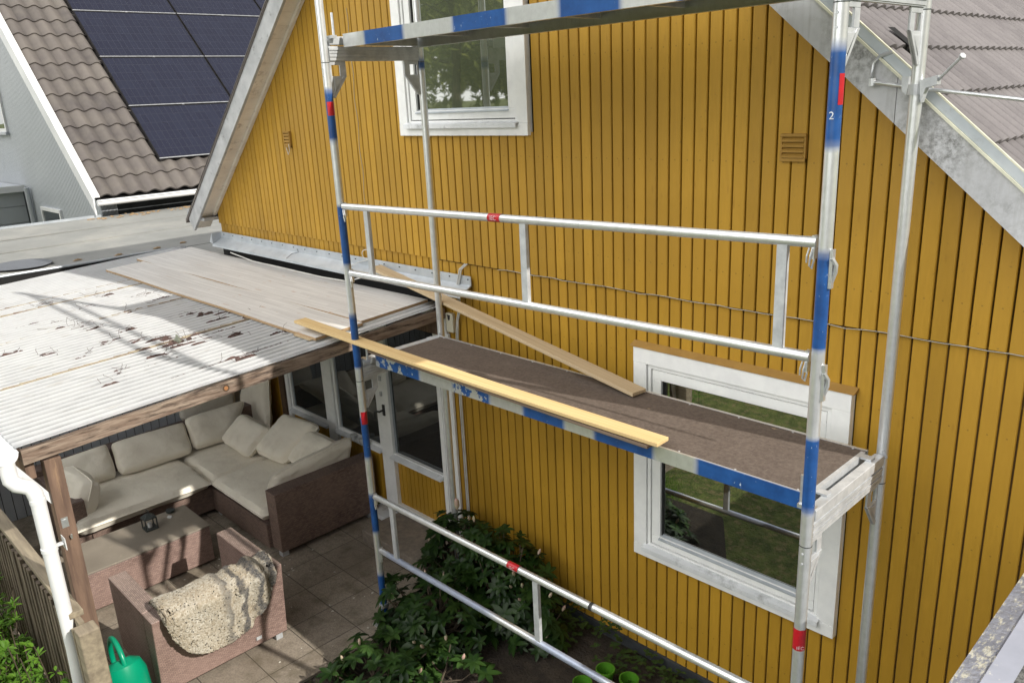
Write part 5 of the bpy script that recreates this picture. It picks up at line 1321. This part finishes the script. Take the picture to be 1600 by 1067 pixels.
random.seed(99); lv = MB()
for q in range(420):
    cx_ = random.uniform(-62, -14); cy_ = random.uniform(-38, -26); cz_ = ground_z(cx_, cy_) + 15 * random.random()**.8 * (.75 + .25*math.sin(cx_*.5))
    for k in range(34):
        p_ = Vector((cx_ + random.gauss(0, 1.0), cy_ + random.gauss(0, 1.0), cz_ + random.gauss(0, .8))); d = Vector((random.uniform(-1, 1), random.uniform(-1, 1), random.uniform(-1, 1))).normalized(); r_ = d.cross(Vector((0, .3, 1))).normalized(); s_ = random.uniform(.25, .6)
        lv.add([p_ - r_*s_*.5, p_ + d*s_, p_ + r_*s_*.5, p_ - d*s_], [(0, 1, 2, 3)])
tag(lv.build('distant_wood', 'treeleaf'), 'far wood edge beyond the garden, mirrored behind the trees in the upper window', 'wood', kind='stuff')

# ------------------------------------------------------------------ light
CLO, CHI = 1.5, 26.5
sd = Vector((1.41, .295, 1.0)).normalized()
sun = bpy.data.lights.new('sun', 'SUN'); so_ = bpy.data.objects.new('sun', sun); COL.objects.link(so_)
sun.energy = 5.0; sun.angle = math.radians(.53); sun.color = (1.0, .95, .86)
so_.rotation_euler = sd.to_track_quat('Z', 'Y').to_euler()
wd = bpy.data.worlds.new('World'); SC.world = wd; wd.use_nodes = True
nt = wd.node_tree; bg = nt.nodes['Background']; sky = nt.nodes.new('ShaderNodeTexSky'); sky.sky_type = 'NISHITA'; sky.sun_disc = False
sky.sun_elevation = math.asin(sd.z); sky.sun_rotation = math.atan2(sd.x, sd.y); sky.altitude = 50; sky.air_density = 1.0; sky.dust_density = 1.5; sky.ozone_density = 1.0
# bright cloud bank added over the blue, unseen fill for the shaded wall
tc = nt.nodes.new('ShaderNodeTexCoord'); cv, _n = noise_fac(nt, tc.outputs['Generated'], 2.2, .38, .56, detail=7, rough=.6)
dt = nt.nodes.new('ShaderNodeVectorMath'); dt.operation = 'DOT_PRODUCT'; nt.links.new(tc.outputs['Generated'], dt.inputs[0]); dt.inputs[1].default_value = Vector((-.42, -.85, .34)).normalized()
mr = nt.nodes.new('ShaderNodeMapRange'); nt.links.new(dt.outputs['Value'], mr.inputs[0]); mr.inputs[1].default_value = .35; mr.inputs[2].default_value = .9; mr.inputs[3].default_value = CLO; mr.inputs[4].default_value = CHI
cc = nt.nodes.new('ShaderNodeVectorMath'); cc.operation = 'SCALE'; cc.inputs[0].default_value = (1.0, .985, .96); nt.links.new(mr.outputs[0], cc.inputs[3])
mxw = nt.nodes.new('ShaderNodeMix'); mxw.data_type = 'RGBA'; nt.links.new(mth(nt, 'ADD', mth(nt, 'MULTIPLY', cv, .3), .68), mxw.inputs[0]); nt.links.new(sky.outputs[0], mxw.inputs[6]); nt.links.new(cc.outputs[0], mxw.inputs[7])
nt.links.new(mxw.outputs[2], bg.inputs[0]); bg.inputs[1].default_value = .15
SC.view_settings.view_transform = 'Standard'; SC.view_settings.look = 'None'; SC.view_settings.exposure = 0; SC.view_settings.gamma = 1
SC.render.engine = 'CYCLES'; SC.cycles.max_bounces = 8; SC.cycles.use_denoising = True; SC.cycles.sample_clamp_indirect = 8
for o in list(bpy.data.objects):
    if '_o' in o.keys(): del o['_o']
